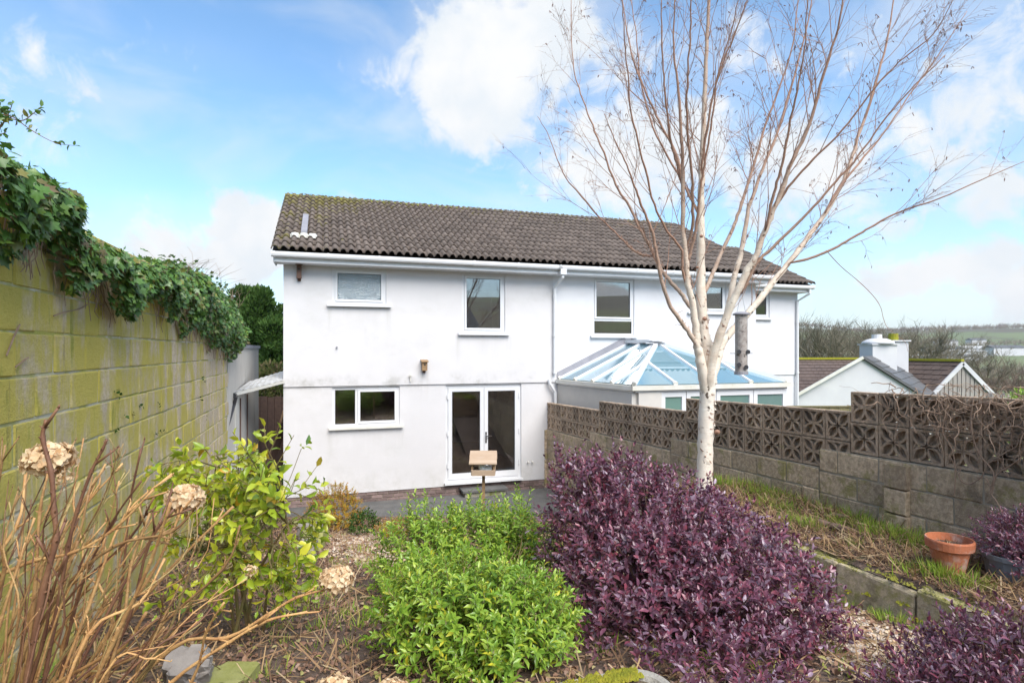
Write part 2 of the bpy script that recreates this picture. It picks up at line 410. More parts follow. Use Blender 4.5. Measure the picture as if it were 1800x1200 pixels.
def basis(a):
    a = Vector(a).normalized()
    u = a.orthogonal().normalized()
    return u, a.cross(u)
class MB:
    def __init__(s): s.v = []; s.f = []; s.t = []; s.smooth = False
    def add(s, vs, fs, t=0.0):
        n = len(s.v); s.v += [tuple(v) for v in vs]; s.f += [tuple(i + n for i in f) for f in fs]
        s.t += (list(t) if hasattr(t, '__len__') else [t] * len(vs)); return s
    def hexa(s, c):      # 8 corners: bottom 4 ccw, top 4 ccw
        return s.add(c, [(0, 3, 2, 1), (4, 5, 6, 7), (0, 1, 5, 4), (1, 2, 6, 5), (2, 3, 7, 6), (3, 0, 4, 7)])
    def box(s, x0, x1, y0, y1, z0, z1, T=None):
        c = [(x0, y0, z0), (x1, y0, z0), (x1, y1, z0), (x0, y1, z0), (x0, y0, z1), (x1, y0, z1), (x1, y1, z1), (x0, y1, z1)]
        return s.hexa([T(*p) for p in c] if T else c)
    def bar(s, a, b, w_, h, up=(0, 0, 1)):
        a, b = Vector(a), Vector(b); d = (b - a).normalized()
        r = d.cross(Vector(up)).normalized(); u = r.cross(d).normalized()
        o = lambda p, i, j: p + r * (w_ / 2 * i) + u * (h / 2 * j)
        return s.hexa([o(a, -1, -1), o(a, 1, -1), o(b, 1, -1), o(b, -1, -1), o(a, -1, 1), o(a, 1, 1), o(b, 1, 1), o(b, -1, 1)])
    def tube(s, pts, rad, n=6, cap=True, tint=None):
        pts = [Vector(p) for p in pts]; m = len(pts)
        if not hasattr(rad, '__len__'): rad = [rad] * m
        d0 = (pts[1] - pts[0]).normalized(); u = d0.orthogonal().normalized()
        vs = []; ts = []
        for i, p in enumerate(pts):
            d = (pts[min(i + 1, m - 1)] - pts[max(i - 1, 0)])
            if d.length < 1e-9: d = d0
            d.normalize(); u = (u - d * u.dot(d))
            if u.length < 1e-6: u = d.orthogonal()
            u.normalize(); vv = d.cross(u)
            for k in range(n):
                a = 2 * math.pi * k / n
                vs.append(p + (u * math.cos(a) + vv * math.sin(a)) * rad[i])
                ts.append(rad[i] if tint is None else tint)
        fs = [(i * n + k, i * n + (k + 1) % n, (i + 1) * n + (k + 1) % n, (i + 1) * n + k) for i in range(m - 1) for k in range(n)]
        if cap: fs += [tuple(range(n - 1, -1, -1)), tuple((m - 1) * n + k for k in range(n))]
        return s.add(vs, fs, ts)
    def lathe(s, c, prof, n=20, axis=None):
        c = Vector(c); vs = [];
        for r_, z in prof:
            for k in range(n):
                a = 2 * math.pi * k / n
                vs.append(c + Vector((r_ * math.cos(a), r_ * math.sin(a), z)))
        m = len(prof)
        fs = [(i * n + k, i * n + (k + 1) % n, (i + 1) * n + (k + 1) % n, (i + 1) * n + k) for i in range(m - 1) for k in range(n)]
        fs += [tuple(range(n - 1, -1, -1)), tuple((m - 1) * n + k for k in range(n))]
        return s.add(vs, fs)
    def prism(s, poly, off):   # polygon (list of points) extruded by vector off
        poly = [Vector(p) for p in poly]; n = len(poly); off = Vector(off)
        return s.add(poly + [p + off for p in poly], [tuple(range(n - 1, -1, -1)), tuple(range(n, 2 * n))] + [(i, (i + 1) % n, n + (i + 1) % n, n + i) for i in range(n)])
    def build(s, name, m, parent=None, smooth=False, at=None):
        if parent is not None and at is None: o = org(parent)
        elif at is not None: o = Vector(at)
        else:
            A = np.array(s.v); o = Vector(((A[:, 0].min() + A[:, 0].max()) / 2, (A[:, 1].min() + A[:, 1].max()) / 2, A[:, 2].min()))
        me = bpy.data.meshes.new(name)
        me.from_pydata([(v[0] - o[0], v[1] - o[1], v[2] - o[2]) for v in s.v], [], s.f)
        a = me.attributes.new('tint', 'FLOAT', 'POINT'); a.data.foreach_set('value', np.array(s.t, dtype=np.float32))
        if smooth or s.smooth: me.polygons.foreach_set('use_smooth', np.ones(len(me.polygons), dtype=bool))
        me.materials.append(MATS[m]); me.update()
        return link(name, me, parent, o)
def P(px, py, Y): return Vector(((px - CX) / F * Y, Y, ZC - (py - HY) / F * Y))

def rot_frames(d, up):
    d = d / np.linalg.norm(d, axis=1, keepdims=True)
    y = np.cross(up, d); n = np.linalg.norm(y, axis=1, keepdims=True)
    bad = n[:, 0] < 1e-4; y[bad] = np.array([1, 0, 0]); n[bad] = 1
    y = y / n; z = np.cross(d, y)
    return np.stack([d, y, z], axis=2)      # columns
def leaf_tpl(wd=.45, fold=.10, curl=-.10):
    V = np.array([[0, 0, 0], [.3, wd / 2, fold], [.68, wd * .42, fold], [1, 0, curl], [.68, -wd * .42, fold], [.3, -wd / 2, fold], [.5, 0, 0]])
    Fc = np.array([[0, 6, 1], [1, 6, 2], [2, 6, 3], [3, 6, 4], [4, 6, 5], [5, 6, 0]])
    return V, Fc
def leaf_small(wd=.4, fold=.08, curl=-.08):
    V = np.array([[0, 0, 0], [.5, wd / 2, fold], [1, 0, curl], [.5, -wd / 2, fold]])
    return V, np.array([[0, 2, 1], [0, 3, 2]])
def ivy_tpl():
    V = [[.28, 0, .03]]
    for a, r_ in ((0, .78), (28, .42), (55, .58), (85, .36), (125, .48), (165, .18), (180, .28), (195, .18), (235, .48), (275, .36), (305, .58), (332, .42)):
        V.append([.28 + r_ * math.cos(R(a)), r_ * math.sin(R(a)), -.10 * r_ - .06 * (a in (28, 332, 85, 275))])
    Fc = [[0, i, i % 12 + 1] for i in range(1, 13)]
    return np.array(V), np.array(Fc)
GRASS_TPL = (np.array([[0, .5, 0], [0, -.5, 0], [.55, .38, 0], [.55, -.38, 0], [1, 0, -.12]]), np.array([[0, 1, 3], [0, 3, 2], [2, 3, 4]]))
def leafy(root, name, m, tpl, pos_, d, up, size, parts=300, stuff_name=None, tint=None):
    """leaves at pos_: the nearest `parts` are objects sharing one mesh, the rest one part of kind stuff"""
    V, Fc = tpl
    N = len(pos_); tint = rng.random(N) if tint is None else tint
    Rm = rot_frames(d, up)
    o = np.array(org(root)) if root is not None else np.zeros(3)
    order = np.argsort(np.linalg.norm(pos_ - np.array([0, 0, ZC]), axis=1) + rng.random(N) * .12)
    if parts:
        u = pos_[:, 0] / np.maximum(pos_[:, 1], .1); v = (ZC - pos_[:, 2]) / np.maximum(pos_[:, 1], .1)
        inv = (np.abs(u) < .87) & (v < .57) & (v > -.59)
        order = np.concatenate([order[inv[order]], order[~inv[order]]])
    first, rest = order[:parts], order[parts:]
    if len(first):
        me = np_mesh(name, V, [Fc], np.full(len(V), .0)); me.materials.append(MATS[m])
        for i in first:
            ob = bpy.data.objects.new(name, me); COL.objects.link(ob); ob.parent = root
            M = Matrix([list(Rm[i][r_] * size[i]) for r_ in range(3)]).to_4x4()
            M.translation = Vector(pos_[i] - o); ob.matrix_local = M
    if len(rest):
        A = np.einsum('nij,kj->nki', Rm[rest], V) * size[rest][:, None, None] + (pos_[rest] - o)[:, None, :]
        k = len(V)
        FF = Fc[None] + (np.arange(len(rest)) * k)[:, None, None]
        me = np_mesh(stuff_name or name, A.reshape(-1, 3), [FF.reshape(-1, 3)], np.repeat(tint[rest], k)); me.materials.append(MATS[m])
        ob = bpy.data.objects.new(stuff_name or name, me); COL.objects.link(ob)
        if root is not None: ob.parent = root
        ob['kind'] = 'stuff'; ORG[ob.name] = Vector(o)
        return ob

# ------------------------------------------------------------------ house frame
HX, HYY = -4.544, 11.53
DX, DY = .9512, .3086
NX, NY = -.3086, .9512
def H(s, w_, z): return Vector((HX + s * DX + w_ * NX, HYY + s * DY + w_ * NY, z))
def Sp(px, w_=0.0):
    u = (px - CX) / F
    return (u * (HYY + w_ * NY) - (HX + w_ * NX)) / (DX - u * DY)
def Zp(px, py, w_=0.0):
    Y = HYY + Sp(px, w_) * DY + w_ * NY
    return ZC - (py - HY) / F * Y
def sill_line(a, b_, y): return (Sp(a), Sp(b_), Zp((a + b_) / 2, y))
render_mat('render_left', (.655, .64, .65), (.47, .46, .43), sills=[sill_line(577, 686, 540), sill_line(802, 898, 591), sill_line(576, 710, 757), (Sp(737), Sp(753), Zp(745, 651))])
render_mat('render_right', (.69, .69, .715), (.58, .58, .59), .62, sills=[sill_line(1036, 1120, 597), sill_line(1206, 1282, 553)])
# ================================================================== SETTING: terrain
def ss(a, b, x):
    t = max(0.0, min(1.0, (x - a) / (b - a))); return t * t * (3 - 2 * t)
def vnoise(x, y):
    return (math.sin(x * 1.7 + 1.3 * math.sin(y * 1.1)) + math.sin(y * 2.3 + 1.7 * math.sin(x * .9 + 2)) + .5 * math.sin(x * 5.1 + y * 3.7)) / 2.5
def xl(Y): return -1.523 - .324 * Y            # left block wall
def xs(Y): return 1.628 - .3326 * (Y - 10.83)   # screen wall
def xr(Y): return 2.47 - .363 * (Y - 5.1)       # low retaining wall
def garden(Y):
    if Y > 10.75: return -.02
    if Y > 10.2: return .20 * ss(10.75, 10.35, Y) if Y > 10.35 else .20
    if Y > 3: return .20 + (10.2 - Y) / 7.2 * 1.25
    return 1.45 + (3 - Y) * .03 if Y > -3 else 1.63
def gz(X, Y):
    inside = xl(Y) - .1 < X < xs(Y) + .05 and -1 < Y < 11.5
    if inside: return garden(Y) + (.035 * vnoise(X * 2.2, Y * 2.2) + .012 * vnoise(X * 9, Y * 8) if Y < 10.2 else 0)
    if -30 < X < 26 and -2 < Y < 22: base = -.06
    else:
        d = math.hypot(X, Y)
        if Y > 0 and d > 14:
            base = -.1 - 2.2 * ss(20, 34, Y) - 14 * ss(40, 260, d)
            # hills beyond the valley, higher to the left
            an = X / max(Y, 1)
            base += ss(330, 1500, d) * (74 - 14 * ss(.50, .62, an) - 2 * ss(.62, .9, an)) * (1 + .06 * math.sin(an * 9))
            base += 5 * vnoise(X / 140, Y / 160) * ss(120, 500, d)
        else:
            base = 1.6 + 7 * ss(12, 60, d) + 30 * ss(60, 400, d)
    return base
def axis(lo, hi, fine_lo, fine_hi, step, growth=1.22):
    a = list(np.arange(fine_lo, fine_hi + 1e-6, step)); x, st = fine_hi, step
    while x < hi: st *= growth; x += st; a.append(x)
    x, st = fine_lo, step
    while x > lo: st *= growth; x -= st; a.insert(0, x)
    return a
gx = axis(-6000, 6000, -5.4, 4.4, .11); gy = axis(-900, 6500, .9, 11.4, .11, 1.16)
nx_, ny_ = len(gx), len(gy)
V = np.array([(x, y, gz(x, y)) for y in gy for x in gx])
ii = np.arange(nx_ - 1)[None, :] + (np.arange(ny_ - 1) * nx_)[:, None]
quads = np.stack([ii, ii + 1, ii + nx_ + 1, ii + nx_], axis=2).reshape(-1, 4)
me = np_mesh('ground', V, [quads], smooth=True)
for k in ('soil', 'gravel_bed', 'grassland', 'hill_far'): me.materials.append(MATS[k])
PATH = [(-2.3, 8.6), (-2.05, 7.4), (-1.35, 6.3), (-.2, 5.9), (.9, 6.0), (1.75, 5.4), (2.1, 4.5), (2.2, 3.6), (2.25, 2.6), (2.3, 1.4)]
def path_d(x, y):
    best = 9
    for (ax, ay), (bx_, by_) in zip(PATH[:-1], PATH[1:]):
        vx, vy = bx_ - ax, by_ - ay
        t = max(0, min(1, ((x - ax) * vx + (y - ay) * vy) / (vx * vx + vy * vy)))
        best = min(best, math.hypot(x - ax - t * vx, y - ay - t * vy))
    return best
cen = V[quads].mean(axis=1)
mi = np.zeros(len(quads), dtype=np.int32)
for q, c in enumerate(cen):
    x, y = c[0], c[1]
    if xl(y) - .1 < x < xs(y) and -1 < y < 10.7: mi[q] = 1 if path_d(x, y) < .36 + .05 * vnoise(x * 4, y * 4) else 0
    elif math.hypot(x, y) < 160: mi[q] = 2 if (y > 14 or y < -2) else 0
    else: mi[q] = 3
me.polygons.foreach_set('material_index', mi)
g = link('ground', me); g['kind'] = 'structure'

m_ = MB()                                             # raised bed in front of the screen wall
ys = np.arange(2.4, 10.95, .12); NXB = 14
def bedz(Y): return (1.47 if Y < 7.0 else 1.47 - (Y - 7.0) / 3.8 * 1.50) + (.04 if Y < 4.6 else 0)
vs = []
for y in ys:
    for k in range(NXB + 1):
        x = xr(y) + .0 + (xs(y) - xr(y) + .02) * k / NXB
        e = .0 if k == 0 else 1
        vs.append((x, y, bedz(y) - .02 + .042 * e + e * (.03 * vnoise(x * 5, y * 4) + .02 * vnoise(x * 15, y * 13)) + .05 * k / NXB))
n1 = NXB + 1
m_.add(vs, [(i * n1 + k, i * n1 + k + 1, (i + 1) * n1 + k + 1, (i + 1) * n1 + k) for i in range(len(ys) - 1) for k in range(NXB)])
b = m_.build('raised_bed_soil', 'soil', smooth=True); b['kind'] = 'structure'
m_ = MB(); m_.box(-6.5, 2.0, 10.75, 13.4, -.3, -.004); b = m_.build('patio', 'tarmac'); b['kind'] = 'structure'
m_ = MB()
m_.box(-.2, 5.77, -1.9, -.02, -.03, .03, H)
m_.build('path', 'slab')['kind'] = 'structure'

# ================================================================== HOUSES
Z_FLOOR, Z_ST, Z_SOF = .28, 2.435, 4.945
def wall_sheet(s0, s1, w0, w1, z0, z1, holes, name, m, parent):
    """a wall w0..w1 thick with rectangular openings, one welded shell with reveals"""
    S = sorted({s0, s1} | {h[0] for h in holes} | {h[1] for h in holes}); Z = sorted({z0, z1} | {h[2] for h in holes} | {h[3] for h in holes})
    S = [x for x in S if s0 <= x <= s1]; Z = [x for x in Z if z0 <= x <= z1]
    solid = {}
    for i in range(len(S) - 1):
        for j in range(len(Z) - 1):
            cs, cz = (S[i] + S[i + 1]) / 2, (Z[j] + Z[j + 1]) / 2
            solid[i, j] = not any(h[0] < cs < h[1] and h[2] < cz < h[3] for h in holes)
    idx = {}; mb = MB()
    def v(i, j, k):
        if (i, j, k) not in idx:
            idx[i, j, k] = len(mb.v); mb.v.append(tuple(H(S[i], (w0, w1)[k], Z[j]))); mb.t.append(0)
        return idx[i, j, k]
    for (i, j), so in solid.items():
        if not so: continue
        mb.f.append((v(i, j, 0), v(i + 1, j, 0), v(i + 1, j + 1, 0), v(i, j + 1, 0)))
        mb.f.append((v(i, j, 1), v(i, j + 1, 1), v(i + 1, j + 1, 1), v(i + 1, j, 1)))
        for di, dj, a, b_ in ((-1, 0, (i, j), (i, j + 1)), (1, 0, (i + 1, j + 1), (i + 1, j)), (0, -1, (i + 1, j), (i, j)), (0, 1, (i, j + 1), (i + 1, j + 1))):
            if not solid.get((i + di, j + dj), False):
                mb.f.append((v(*a, 0), v(*b_, 0), v(*b_, 1), v(*a, 1)))
    return mb.build(name, m, parent)
def ring(mb, s0, s1, z0, z1, w0, w1, t, tb=None):
    tb = tb or t
    mb.box(s0, s1, w0, w1, z0, z0 + tb, H); mb.box(s0, s1, w0, w1, z1 - t, z1, H)
    mb.box(s0, s0 + t, w0, w1, z0 + tb, z1 - t, H); mb.box(s1 - t, s1, w0, w1, z0 + tb, z1 - t, H)
def window(house, s0, s1, z0, z1, w_=0.0, cells=None, sill=.05, gl='glass', frame='upvc', sill_ext=.05, fr=.055, sash=.045, name='window'):
    """cells: list of (sa, sb, za, zb, has_sash) in fractions of the opening"""
    w0 = w_ + .035
    mb = MB(); ring(mb, s0, s1, z0, z1, w0, w0 + .07, fr)
    cells = cells or [(0, 1, 0, 1, True)]
    A = lambda f: s0 + fr + f * (s1 - s0 - 2 * fr)
    B = lambda f: z0 + fr + f * (z1 - z0 - 2 * fr)
    for sa, sb, za, zb, sh in cells:     # mullions and transoms between cells
        if sb < 1: mb.box(A(sb) - .025, A(sb) + .025, w0 + .004, w0 + .066, B(za), B(zb), H)
        if zb < 1 and sa == 0: mb.box(s0 + fr, s1 - fr, w0 + .005, w0 + .065, B(zb) - .025, B(zb) + .025, H)
    win = mb.build(name, frame, house)
    for sa, sb, za, zb, sh in cells:
        a, b_, c, d = A(sa) + (.025 if sa > 0 else 0), A(sb) - (.025 if sb < 1 else 0), B(za) + (.025 if za > 0 else 0), B(zb) - (.025 if zb < 1 else 0)
        if sh:
            m2 = MB(); ring(m2, a + .003, b_ - .003, c + .003, d - .003, w0 - .018, w0 + .05, sash); m2.build('sash', frame, win)
            a, b_, c, d = a + sash, b_ - sash, c + sash, d - sash
        m3 = MB(); ring(m3, a, b_, c, d, w0 + .004, w0 + .03, .010); m3.build('gasket', 'gasket', win)
        m4 = MB(); m4.box(a + .004, b_ - .004, w0 + .014, w0 + .022, c + .004, d - .004, H); m4.build('pane', gl, win)
    if sill:
        m5 = MB(); m5.box(s0 - sill_ext, s1 + sill_ext, w_ - .075, w0 + .05, z0 - .028, z0 - .002, H)
        m5.box(s0 - sill_ext, s1 + sill_ext, w_ - .078, w_ - .06, z0 - .05, z0 - .028, H); m5.build('sill', 'upvc_dirty' if name == 'window' and z0 < 2 else 'upvc', win)
    return win

left = thing('semi_detached_house', 'left half of the white rendered pair, with french doors and textured bathroom window', 'house', H(2.9, 0, 0))
right = thing('semi_detached_house', 'right half of the white rendered pair, brighter, with a stepped end bay', 'house', H(8.6, 0, 0))
SPL = 5.765; SE = 11.43; WA = 1.55; SA2 = Sp(1402, WA)
def op(px0, px1, py0, py1, w_=0.0):
    s0, s1 = Sp(px0, w_), Sp(px1, w_); pm = (px0 + px1) / 2
    return (s0, s1, Zp(pm, py1, w_), Zp(pm, py0, w_))
oBath = op(584, 679, 472, 535); oBed = op(812, 888, 481, 585)
oKit = op(584, 703, 683, 749)
oDoor = (Sp(784), Sp(917), Z_FLOOR + .02, Z_ST - .03)
oC = op(1042, 1115, 488, 590); oD = op(1212, 1277, 497, 549); oE = op(1322, 1353, 510, 559, WA)
oKit = (oKit[0], oKit[1], oKit[2], Z_ST - .03)
wall_sheet(0, SPL, .03, .28, .22, Z_ST, [oKit, (oDoor[0], oDoor[1], .22, oDoor[3])], 'lower_wall', 'render_left', left)
wall_sheet(0, SPL, 0, .28, Z_ST, Z_SOF + .1, [oBath, oBed], 'upper_wall', 'render_left', left)
wall_sheet(SPL, SE, .03, .28, .22, Z_ST, [(6.6, 8.2, .22, 2.3)], 'lower_wall', 'render_right', right)
wall_sheet(SPL, SE, 0, .28, Z_ST, Z_SOF + .1, [oC, oD], 'upper_wall', 'render_right', right)
wall_sheet(SE - .3, SA2, WA + .03, WA + .28, .1, Z_ST, [], 'lower_wall', 'render_right', right)
wall_sheet(SE - .3, SA2, WA, WA + .28, Z_ST, Z_SOF + .1, [oE], 'upper_wall', 'render_right', right)
def box_part(name, m, par, *a):
    mb = MB(); mb.box(*a, H); return mb.build(name, m, par)
# gable and rear walls
RW, RZ, EW = 3.9, 7.19, -.40          # ridge depth and height, eave depth
EZ = Zp(470, 440, EW)
def gable(s, t, z0, house, m, w0=0, w1=7.8, rz=RZ - .12, ez=Z_SOF):
    mb = MB(); wr = (w0 + w1) / 2
    mb.prism([H(s, w0 + .285, z0), H(s, w1, z0), H(s, w1, ez), H(s, wr, rz), H(s, w0 + .285, ez + .12)], H(s + t, 0, 0) - H(s, 0, 0)); mb.build('gable_wall', m, house)
gable(0, .25, .22, left, 'render_left'); gable(SPL - .12, .24, .3, left, 'render_left')
gable(SE - .25, .25, .22, right, 'render_right')
box_part('rear_wall', 'render_left', left, 0.26, SPL - .13, 7.55, 7.8, .2, Z_SOF); box_part('rear_wall', 'render_right', right, SPL + .13, SE - .26, 7.55, 7.8, .2, Z_SOF)
gable(SA2 - .25, .25, .1, right, 'render_right', WA, 7.49, 6.55, Z_SOF)
# rooms seen through the glazing
def room(house, s0, s1, w1, z0, z1):
    mb = MB(); mb.box(s0, s1, .285, w1, z0 - .06, z0, H); mb.build('room_floor', 'wood_floor', house)
    mb = MB(); mb.box(s0, s1, .285, w1, z1, z1 + .05, H); mb.build('room_ceiling', 'plaster_ceiling', house)
    mb = MB(); mb.box(s0, s1, w1, w1 + .1, z0, z1, H); mb.build('room_wall', 'plaster', house)
    for s in (s0 - .1, s1): mb = MB(); mb.box(s, s + .1, .285, w1, z0, z1, H); mb.build('room_wall', 'plaster', house)
room(left, 3.1, 5.4, 5.5, Z_FLOOR, 2.4); room(left, .5, 2.95, 3.6, Z_FLOOR, 2.4)
room(left, .4, 2.3, 2.6, 2.7, 4.9); room(left, 2.45, 5.5, 4.2, 2.7, 4.9)
room(right, 6.1, 8.2, 4.2, 2.7, 4.9); room(right, 8.4, 11.1, 4.2, 2.7, 4.9); room(right, 6.2, 10.9, 5, Z_FLOOR, 2.4)
mb = MB(); mb.box(SE + .02, SA2 - .3, WA + .3, WA + .5, 2.5, 4.9, H); mb.build('room_wall', 'plaster', right)
# windows
window(left, *oBath, cells=[(0, 1, 0, 1, True)], gl='glass_obscure', sill_ext=.10)
window(left, *oBed, cells=[(0, 1, 0, 1, True)], sill_ext=.09, fr=.06)
window(left, *oKit, w_=.03, cells=[(0, .34, 0, 1, False), (.34, 1, 0, 1, True)], sill_ext=.07)
window(right, *oC, cells=[(0, 1, 0, .25, False), (0, 1, .25, 1, True)], sill_ext=.07)
window(right, *oD, sill_ext=.07); window(right, *oE, w_=WA, sill_ext=.05)
# french doors
mb = MB(); ring(mb, oDoor[0], oDoor[1], oDoor[2], oDoor[3], .065, .135, .055, .05); fd = mb.build('french_door', 'upvc', left)
sm = (oDoor[0] + oDoor[1]) / 2
for a, b_ in ((oDoor[0] + .058, sm - .004), (sm + .004, oDoor[1] - .058)):
    z0, z1 = oDoor[2] + .053, oDoor[3] - .058
    mb = MB(); ring(mb, a, b_, z0, z1, .045, .115, .085, .12); mb.build('door_leaf', 'upvc', fd)
    mb = MB(); ring(mb, a + .085, b_ - .085, z0 + .12, z1 - .085, .075, .095, .01); mb.build('gasket', 'gasket', fd)
    mb = MB(); mb.box(a + .089, b_ - .089, .082, .09, z0 + .124, z1 - .089, H); mb.build('pane', 'glass', fd)
mb = MB(); mb.box(sm + .025, sm + .06, .03, .045, 1.12, 1.36, H); mb.box(sm + .03, sm + .05, .0, .03, 1.26, 1.28, H); mb.box(sm + .03, sm + .16, -.01, .006, 1.258, 1.28, H); mb.build('door_handle', 'steel', fd)
for z in (.6, 1.3, 2.1):
    for s in (oDoor[0] + .035, oDoor[1] - .065): mb = MB(); mb.box(s, s + .03, .028, .045, z, z + .11, H); mb.build('hinge', 'upvc', fd)
mb = MB(); mb.box(oDoor[0] - .03, oDoor[1] + .02, -.06, .12, oDoor[2] - .045, oDoor[2] - .002, H); mb.build('door_sill', 'upvc', fd)
# plinth of bricks and the step
pl = box_part('plinth', 'mortar', left, .02, SPL - .01, .062, .27, -.02, .22)
pl_r = box_part('plinth', 'mortar', right, SPL + .01, SE - .02, .062, .27, -.02, .22)
bm_ = MB(); bm_.box(0, .215, 0, .05, 0, .065)
bme = None
def chamfer_box(L, D, Hh, c=.006, jit=0.0, seed=0):
    """box with broken edges, origin at its lower front left corner"""
    r_ = random.Random(seed); bm = bmesh.new()
    bmesh.ops.create_cube(bm, size=1)
    for v in bm.verts: v.co = Vector(((v.co.x + .5) * L, (v.co.y + .5) * D, (v.co.z + .5) * Hh))
    bmesh.ops.bevel(bm, geom=bm.edges[:], offset=c, segments=1, affect='EDGES')
    for v in bm.verts: v.co += Vector((r_.uniform(-jit, jit), r_.uniform(-jit, jit), r_.uniform(-jit, jit)))
    me = bpy.data.meshes.new('block'); bm.to_mesh(me); bm.free(); return me
AZ = math.atan2(DY, DX)
def put_mesh(name, me, parent, p, rz, dz_=0):
    ob = bpy.data.objects.new(name, me); COL.objects.link(ob); ob.parent = parent
    ob.location = Vector(p) - org(parent); ob.rotation_euler = (0, 0, rz + dz_); return ob
bvars = [chamfer_box(.215, .04, .065, .005, .002, k) for k in range(3)]
for m2 in bvars: m2.materials.append(MATS['brick_plinth'])
for s_lo, s_hi, hs in ((.03, SPL - .02, left),):
    for r_ in range(3):
        s = s_lo + (.11 if r_ % 2 else 0)
        while s + .215 < s_hi:
            if 0 <= r_ : put_mesh('brick', rnd.choice(bvars), pl, H(s, .045 + rnd.uniform(-.003, .003), .0 + r_ * .075), AZ)
            s += .225
st = box_part('door_step', 'concrete', left, oDoor[0] + .35, oDoor[0] + 1.25, -.32, .04, -.01, .13)
box_part('door_step', 'slab', left, oDoor[0] + .30, oDoor[0] + 1.30, -.36, .04, .13, .17)
# fascia, soffit, gutters
def eaves(house, s0, s1, ew, ez, wallw, boxend0, boxend1):
    mb = MB(); mb.box(s0, s1, ew + .05, ew + .075, ez - .20, ez - .02, H); mb.build('fascia', 'upvc', house)
    mb = MB(); mb.box(s0 + .003, s1 - .003, ew + .077, wallw - .002, ez - .20, ez - .185, H); mb.build('soffit', 'upvc', house)
    mb = MB(); prof = [(-.055, .045), (-.06, .0), (-.05, -.035), (-.02, -.055), (.02, -.055), (.045, -.03), (.047, .045)]
    zc, wc = ez - .06, ew - .01
    inner = [(x * .92, y * .9 + .004) for x, y in prof]
    poly = prof + inner[::-1]
    mb.prism([H(s0 - .05, wc + x, zc + y) for x, y in poly], H(s1 + .05, 0, 0) - H(s0 - .05, 0, 0)); gt = mb.build('gutter', 'upvc', house)
    n = max(2, int((s1 - s0) / .85))
    for k in range(n + 1):
        s = s0 + (s1 - s0) * k / n
        mb = MB(); mb.prism([H(s - .02, wc + x * 1.12, zc + y * 1.12) for x, y in prof], H(s + .02, 0, 0) - H(s - .02, 0, 0)); mb.build('gutter_bracket', 'upvc', gt)
    return gt
eaves(left, -.14, SPL - .002, EW, EZ, 0, True, False); eaves(right, SPL + .002, SE + .14, EW, EZ, 0, False, True)
EWA = WA - .40
eaves(right, SE - .18, SA2 + .15, EWA, EZ, WA, False, True)
for s, hs in ((-.16, left), (SE + .14, right)):    # bargeboards and boxed ends
    mb = MB(); z = EZ - .2
    mb.prism([H(s, EW + .078, z), H(s, 0.27, z), H(s, RW, RZ - .2), H(s, RW, RZ - .05), H(s, EW + .078, EZ - .03)], H(s + .02, 0, 0) - H(s, 0, 0)); mb.build('bargeboard', 'upvc', hs)
mb = MB(); s = SA2 + .16; mb.prism([H(s, EWA + .078, EZ - .2), H(s, WA + .27, EZ - .2), H(s, 4.5, 6.4), H(s, 4.5, 6.6), H(s, EWA + .078, EZ - .03)], H(s + .02, 0, 0) - H(s, 0, 0)); mb.build('bargeboard', 'upvc', right)
# downpipes
def pipe(name, m, par, pts, r_=.034, clips=()):
    mb = MB(); mb.tube(pts, r_, 10); o = mb.build(name, m, par, smooth=False)
    for c in clips: mb = MB(); mb.tube([Vector(c) - Vector((0, 0, .03)), Vector(c) + Vector((0, 0, .03))], r_ * 1.25, 10); mb.build('pipe_clip', m, o)
    return o
sd = SPL + .02
dp = pipe('downpipe', 'upvc', right, [H(sd + .05, EW - .01, EZ - .1), H(sd + .05, EW - .01, EZ - .27), H(sd, -.06, EZ - .48), H(sd, -.06, 2.62)], .036, [H(sd, -.06, z) for z in (4.4, 3.5, 2.66)])
mb = MB(); mb.box(sd - .02, sd + .12, EW - .07, EW + .05, EZ - .22, EZ - .10, H); mb.build('hopper', 'upvc', dp)
pipe('downpipe', 'upvc', right, [H(SA2 + .05, EWA - .01, EZ - .1), H(SA2 + .05, EWA - .01, EZ - .24), H(SA2 - .06, WA - .06, EZ - .44), H(SA2 - .06, WA - .06, .1)], .036, [H(SA2 - .06, WA - .06, z) for z in (4.0, 2.5)])
pipe('waste_pipe', 'upvc', right, [H(SPL - .12, -.06, 2.5), H(SPL - .10, -.07, 2.4), H(SPL + .03, -.07, 2.2), H(SPL + .03, -.07, 0)], .036)
# roof tiles: bold double roll, one object per tile
PROF = [(0, .0), (.022, .002), (.034, .036), (.062, .064), (.098, .064), (.126, .036), (.138, .002), (.183, .002), (.195, .036), (.223, .064), (.259, .064), (.287, .036), (.322, .001)]
def tile_mesh(L=.40, wd=1.0):
    pr = [(x * wd, z) for x, z in PROF]; n = len(pr)
    vs = [(x, 0, z + .024) for x, z in pr] + [(x, L, z) for x, z in pr] + [(x, .012, z + .006) for x, z in pr]
    fs = [(i, i + 1, n + i + 1, n + i) for i in range(n - 1)] + [(2 * n + i, 2 * n + i + 1, i + 1, i) for i in range(n - 1)]
    fs += [(2 * n, 0, n), (3 * n - 1, 2 * n - 1, n - 1)]
    me = bpy.data.meshes.new('roof_tile'); me.from_pydata(vs, [], fs); me.materials.append(MATS['roof_tile_concrete'])
    sm_ = np.zeros(len(fs), dtype=bool); sm_[:n - 1] = True; me.polygons.foreach_set('use_smooth', sm_); me.update(); return me
TM = tile_mesh()
